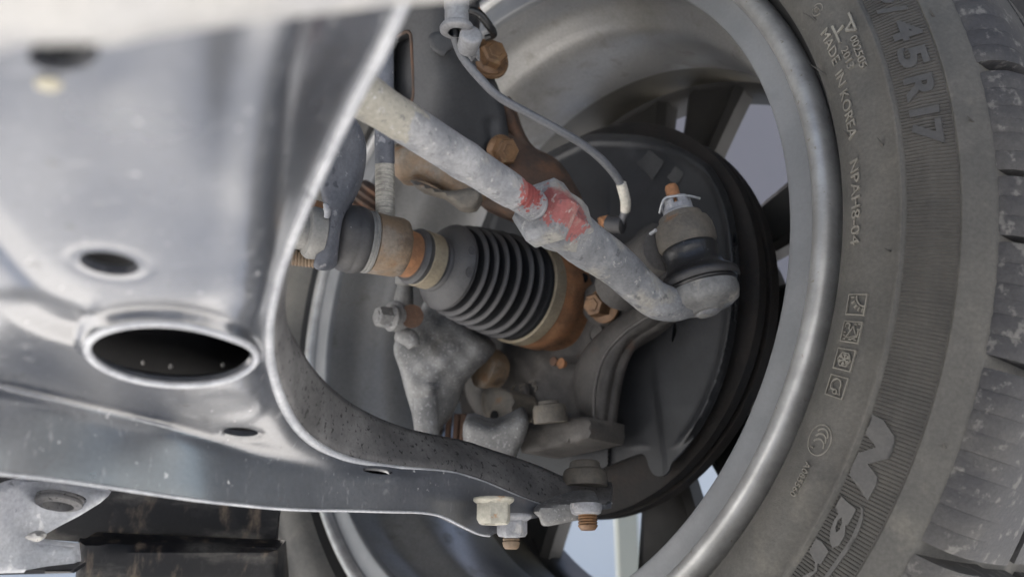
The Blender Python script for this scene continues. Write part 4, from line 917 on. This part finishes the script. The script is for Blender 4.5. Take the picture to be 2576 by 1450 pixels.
# ================================================================== foreground top edge
tpnl = thing('panel_edge', P(300, 60, .1), 'pale out of focus sheet metal edge across the top left corner', 'sheet metal')
tl = [(-120, -160), (1250, -160), (1185, -6), (1100, 4), (1000, 12), (902, 24), (750, 44), (604, 62), (480, 80), (390, 92), (320, 110), (280, 118), (240, 112), (160, 112), (100, 114), (60, 112), (20, 126), (-40, 142), (-120, 150)]
tdp = tps([(-120, -160, .078), (1250, -160, .115), (1100, 0, .125), (600, 60, .108), (0, 140, .098), (300, 120, .102), (500, -160, .090)])
part('folded_flange', plate(tl, tdp, .006, 40, 1, 16, rm=.004, tdir=AF + AU * .6), M['panel'], tpnl, 60)
part('sealer_dab', plate([(86, 208), (102, 196), (130, 196), (150, 207), (146, 222), (118, 230), (94, 222)], lambda X, Y: afn(X, Y) - .0012, .001, 14, 3, 8, rm=.0008), mat('cream_sealer', (.36, .335, .26), (.32, .30, .24), 60), arm, 60)

# ================================================================== bottom left : bracket, tray
br = thing('mounting_bracket', P(120, 1300, .36), 'scratched pale grey bracket with a recessed captive nut, bottom left corner', 'bracket')
bp = [(-60, 1250), (0, 1222), (60, 1206), (100, 1206), (180, 1218), (262, 1240), (273, 1246), (252, 1264), (200, 1296), (150, 1322), (108, 1346), (80, 1352), (90, 1364), (140, 1372), (192, 1376), (196, 1420), (188, 1436), (-60, 1442)]
bdep = tps([(-60, 1250, .345), (270, 1245, .385), (100, 1346, .37), (190, 1400, .37), (-60, 1440, .345), (100, 1206, .372)])
part('plate_sheet', plate(bp, bdep, .003, 8, 1, 10, rm=.0012, holes=[ell(154, 1253, 64, 19, 5, 40)], tdir=AF + AU * .5), M['bracket'], br, 50)
part('captive_nut', lathe(P(153, 1247, .3715), DN + cv(0, 0, -.25), [(0, .0080), (.0005, .0094), (.0014, .0094), (.0017, .0088), (.0021, .0088), (.0024, .0094), (.0034, .0092), (.0041, .0080), (.0043, .0062), (.0010, .0056), (.0008, .0004)], 32, cap=False), M['armwall'], br, 40)
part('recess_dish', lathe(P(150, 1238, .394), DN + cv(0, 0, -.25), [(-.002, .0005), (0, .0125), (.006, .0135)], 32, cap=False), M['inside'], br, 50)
part('torn_sealer', plate([(62, 1350), (78, 1338), (100, 1340), (108, 1350), (96, 1362), (76, 1358)], .358, .003, 6, 2, 6, rm=.002), M['panel'], br, 50)
part('lower_rail', plate([(-60, 1436), (186, 1430), (186, 1440), (-60, 1446)], .36, .01, 3, 1, 12, rm=.001), M['tray'], br, 0)
ty = thing('splash_tray', P(450, 1350, .52), 'black plastic splash tray streaked with dried mud below the arm', 'splash tray')
part('upper_panel', plate([(-80, 1165), (300, 1180), (720, 1200), (700, 1300), (694, 1376), (400, 1372), (200, 1362), (60, 1352), (-80, 1330)], tps([(-80, 1165, .49), (60, 1180, .50), (720, 1200, .53), (694, 1376, .53), (100, 1356, .50), (400, 1300, .515)]), .004, 6, 1, 20, rm=.001), M['traymud'], ty, 40)
part('ledge', tube([P(66, 1352, .485), P(100, 1366, .488), P(150, 1374, .49), P(196, 1376, .49)], [.0024, .003, .0028, .0022], 12, 4), M['tray'], ty, 60)
part('step_lip', tube([P(200, 1362, .49), P(330, 1368, .495), P(520, 1376, .505), P(697, 1382, .515)], [.0022] * 4, 12, 3), M['tray'], ty, 60)
part('lower_panel', plate([(200, 1362), (400, 1372), (697, 1382), (706, 1480), (188, 1480), (192, 1420)], tps([(200, 1362, .48), (697, 1382, .51), (706, 1480, .515), (188, 1480, .475), (400, 1420, .485)]), .02, 10, 1, 18, rm=.003), M['traymud'], ty, 40)
